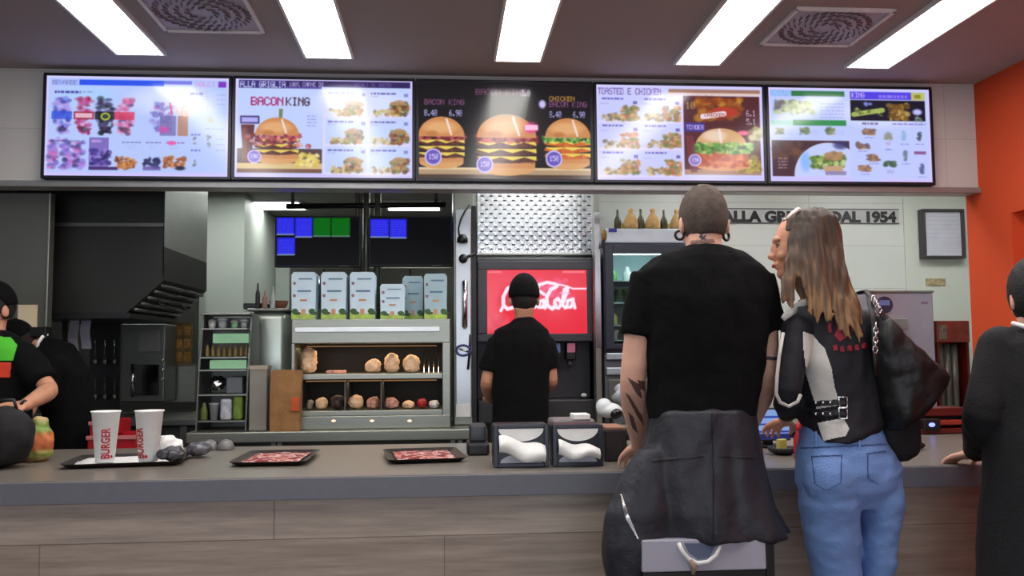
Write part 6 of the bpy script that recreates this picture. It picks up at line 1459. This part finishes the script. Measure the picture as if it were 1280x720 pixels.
cap_hair(cc, CR, .95, mat('black_hair', (16, 15, 15), .7, 0, .3, 30, .4, 150), cu, low=-.12, front=.05, thick=.014)
mb = MB(); mb.ploft([(1276, 1318, 404, Yc2, .065), (1258, 1335, 414, Yc2, .09), (1238, 1356, 428, Yc2, .115), (1234, 1362, 470, Yc2, .13), (1238, 1358, 530, Yc2, .13), (1236, 1362, 600, Yc2, .14), (1232, 1368, 680, Yc2, .15), (1230, 1372, 800, Yc2, .16), (1236, 1366, 860, Yc2, .15)], n=36)
limb(mb, [s1, s1.lerp(e1, .5), e1, e1.lerp(w1, .85)], [.062, .06, .056, .044]); limb(mb, [s2, s2.lerp(e2, .5), e2, e2.lerp(w2, .85)], [.062, .06, .056, .044])
mb.melt('coat', mat('charcoal_wool_coat', (24, 23, 25), .9, 0, .15, 12, .3, 90), cu, .008, 3, wrinkle(.008, (9, 9, 4), 6.1))
mb = MB(); mb.tube([at(1266, 404, Yc2 - .03), at(1280, 408, Yc2 - .075), at(1296, 409, Yc2 - .085), at(1315, 407, Yc2 - .07)], .007, 8); mb.build('pale_collar', M['white_paper'], cu, smooth=True)
for h in (k1, k2): shoe((h.x, Yc2), (0, 1), M['leather_black'], cu)

# ------------------------------------------------------------------ crew member at the drinks fountain
Y3 = 4.78
cr_ = thing('person', 'worker in black cap and black polo facing the red drinks screen', 'person', (at(655, 500, Y3).x, Y3, 0))
kc = at(655, 374, Y3); KR = ring_rot((0, 1, 0), .08); q1 = (at(621, 428, Y3), at(608, 478, Y3 - .01), at(612, 500, Y3 + .2)); q2 = (at(682, 428, Y3), at(690, 475, Y3), at(680, 492, Y3 + .22))
mb = MB(); head(mb, kc, KR, .95); mb.tube([kc + Vector((0, -.02, -.04)), at(655, 396, Y3), at(655, 410, Y3)], [.054, .05, .06], 16)
mb.ploft([(644, 668, 412, Y3, .06), (628, 677, 426, Y3, .08), (624, 680, 460, Y3, .09), (624, 678, 530, Y3, .1), (622, 680, 570, Y3, .1)])
for (a, b, c), sd in ((q1, 1), (q2, -1)): arm(mb, a, b, c, .92); hand(mb, c, (0, .95, .1), (0, 0, 1), sd, .5, .92)
j1, j2 = at(640, 570, Y3), at(668, 570, Y3); legs(mb, (j1.x, Y3, j1.z), (j2.x, Y3, j2.z))
for h in (j1, j2): mb.ell((h.x, Y3 + .06, .05), (.04, .1, .04))
mb.melt('body', M['skin_tan'], cr_, .006, 2)
cap_hair(kc, KR, .95, mat('dark_brown_hair', (30, 24, 20), .8, 0, .3, 30, .4, 150), cr_, low=-.075, thick=.005)
cap_hair(kc + Vector((0, 0, .006)), KR, .97, M['shirt'], cr_, 'cap', front=.2, low=.0, thick=.016, dispa=0)
mb = MB(); mb.ell(kc + Vector((0, .12, .03)), (.07, .075, .01), KR); mb.build('cap_peak', M['shirt'], cr_, smooth=True)
mb = MB(); mb.ploft([(644, 667, 397, Y3, .062), (635, 676, 404, Y3, .08), (618, 686, 412, Y3, .105), (613, 690, 428, Y3, .118), (615, 688, 470, Y3, .115), (616, 685, 505, Y3, .11), (614, 686, 535, Y3, .12)], n=36)
for (a, b, c), k in ((q1, 1), (q2, -1)): e = a.lerp(b, .72); a = a + Vector((0, 0, -.02)); mb.ell(a, (.062, .062, .062)); mb.tube([a, a.lerp(e, .5), e], [.06, .062, .06], 16)
mb.melt('polo_shirt', M['shirt'], cr_, .008, 3, wrinkle(.008, (10, 10, 6), 9.1))
mb = MB(); legs(mb, (j1.x, Y3, j1.z), (j2.x, Y3, j2.z), 1, rad=(.1, .075, .066, .058)); mb.ploft([(613, 687, 528, Y3, .122), (612, 688, 560, Y3, .125), (614, 686, 585, Y3, .12)])
mb.melt('trousers', M['trouser'], cr_, .009, 3, wrinkle(.006))
for h in (j1, j2): shoe((h.x, Y3), (0, 1), M['leather_black'], cr_)

# ------------------------------------------------------------------ crew member at the left edge
Y4 = 4.28
wa = thing('person', 'worker cut off by the left edge in a black, green and orange shirt', 'person', (at(-12, 500, Y4).x, Y4, 0))
ac = at(-8, 387, Y4); AR = ring_rot((-.5, -.85, 0), .15); p1 = (at(28, 445, Y4), at(64, 488, Y4 - .1), at(32, 506, 3.86)); p2 = (at(-50, 445, Y4), at(-70, 500, Y4 - .1), at(-30, 515, 3.9))
mb = MB(); head(mb, ac, AR, .93); mb.tube([ac + Vector((0, .015, -.04)), at(-8, 410, Y4), at(-9, 425, Y4)], [.052, .05, .06], 16)
mb.ploft([(-28, 12, 420, Y4, .07), (-48, 28, 436, Y4, .09), (-42, 26, 480, Y4, .1), (-42, 28, 560, Y4, .1), (-42, 30, 610, Y4, .1)])
for (a, b, c), sd in ((p1, -1), (p2, 1)): arm(mb, a, b, c, 1.02); hand(mb, c, (-.7, -.5, -.1), (0, -.4, .9), sd, .7)
u1, u2 = at(-25, 600, Y4), at(10, 600, Y4); legs(mb, (u1.x, Y4, u1.z), (u2.x, Y4, u2.z))
for h in (u1, u2): mb.ell((h.x, Y4 - .06, .05), (.04, .1, .04))
mb.melt('body', M['skin_tan'], wa, .0055, 2)
cap_hair(ac, AR, .93, MATS['dark_brown_hair'], wa, low=-.05)
cap_hair(ac + Vector((0, 0, .006)), AR, .95, M['shirt'], wa, 'cap', front=.2, low=.01, thick=.014, dispa=0)
mb = MB(); mb.ploft([(-26, 8, 412, Y4, .065), (-44, 24, 421, Y4, .095), (-56, 38, 436, Y4, .118), (-54, 38, 480, Y4, .12), (-52, 36, 540, Y4, .12), (-50, 38, 600, Y4, .125)], n=36)
for a, b, c in (p1, p2): e = a.lerp(b, .78); mb.ell(a, (.074, .074, .074)); mb.tube([a, a.lerp(e, .5), e], [.072, .072, .066], 16)
sh = mb.melt('shirt', M['shirt'], wa, .008, 3, wrinkle(.008, (10, 10, 6), 4.1))
patch(sh, [(-30, 424), (-6, 420), (14, 422), (22, 432), (17, 452), (-30, 452)], 'green_yoke', mat('bright_green', (70, 190, 30), .7), wa, .004, 1)
patch(sh, [(-30, 453), (15, 453), (13, 472), (-30, 474)], 'orange_band', mat('red_orange_band', (214, 60, 30), .7), wa, .004, 1)
mb = MB(); mb.tube([at(26, 506, 3.83), at(30, 501, 3.84), at(36, 503, 3.86)], .007, 8); mb.build('wristband', M['black'], wa, smooth=True)
mb = MB(); legs(mb, (u1.x, Y4, u1.z), (u2.x, Y4, u2.z), 1, rad=(.1, .075, .066, .058)); mb.ploft([(-50, 38, 592, Y4, .122), (-48, 36, 630, Y4, .12)]); mb.melt('trousers', M['trouser'], wa, .009, 3)
for h in (u1, u2): shoe((h.x, Y4), (0, -1), M['leather_black'], wa)

# ------------------------------------------------------------------ crew member bending over
Y5 = 4.66 + .2
wb_ = thing('person', 'worker in a black shirt bending over to the left behind the counter', 'person', (at(90, 560, Y5).x, Y5, 0))
bc = at(28, 428, Y5 - .05); BR = ring_rot((-.75, -.1, -.66), .0)
spine = [at(90, 610, Y5), at(91, 560, Y5), at(88, 515, Y5), at(78, 475, Y5 - .02), at(62, 446, Y5 - .03), at(48, 434, Y5 - .04)]
z1p = (at(70, 462, Y5 - .16), at(40, 500, Y5 - .28), at(25, 535, Y5 - .34)); z2p = (at(66, 458, Y5 + .14), at(40, 495, Y5 + .1), at(20, 530, Y5 - .05))
mb = MB(); head(mb, bc, BR, .93); mb.tube([bc + (spine[-1] - bc) * .35, spine[-1]], [.054, .06], 14)
mb.loft([(c, rx * .85, ry * .85) for c, rx, ry in zip(spine, (.12, .12, .115, .125, .11, .06), (.13, .14, .15, .17, .15, .07))])
for (a, b, c), sd in ((z1p, 1), (z2p, -1)): arm(mb, a, b, c, .95); hand(mb, c, (-.4, -.2, -.7), (-.8, 0, .3), sd, .5, .95)
v1, v2 = at(78, 610, Y5), at(102, 610, Y5); legs(mb, (v1.x, Y5, v1.z), (v2.x, Y5, v2.z))
for h in (v1, v2): mb.ell((h.x - .06, Y5, .05), (.1, .04, .04))
mb.melt('body', M['skin_tan'], wb_, .006, 2)
cap_hair(bc, BR, .95, MATS['dark_brown_hair'], wb_, low=-.07)
cap_hair(bc, BR, .98, M['shirt'], wb_, 'cap', front=.2, low=.01, thick=.014, dispa=0)
mb = MB(); mb.loft(list(zip(spine, (.125, .125, .12, .132, .12, .07), (.14, .15, .16, .19, .17, .08))), n=32)
for a, b, c in (z1p, z2p): e = a.lerp(b, .8); mb.ell(a, (.075, .075, .075)); mb.tube([a, a.lerp(e, .5), e], [.068, .066, .06], 14)
mb.melt('shirt', M['shirt'], wb_, .008, 3, wrinkle(.008, (10, 10, 8), 8.1))
mb = MB(); pts = [at(x, y, Y5 - .12 + dz) for x, y, dz in ((46, 436, 0), (48, 428, 0), (53, 421, .02), (59, 418, .05))]; mb.tube(pts, .009, 8); mb.build('white_collar', M['white_paper'], wb_, smooth=True)
mb = MB(); legs(mb, (v1.x, Y5, v1.z), (v2.x, Y5, v2.z), 1, rad=(.1, .075, .066, .058)); mb.ploft([(60, 120, 565, Y5, .14), (62, 118, 610, Y5, .13)]); mb.melt('trousers', M['trouser'], wb_, .009, 3)
for h in (v1, v2): shoe((h.x, Y5), (-1, 0), M['leather_black'], wb_)
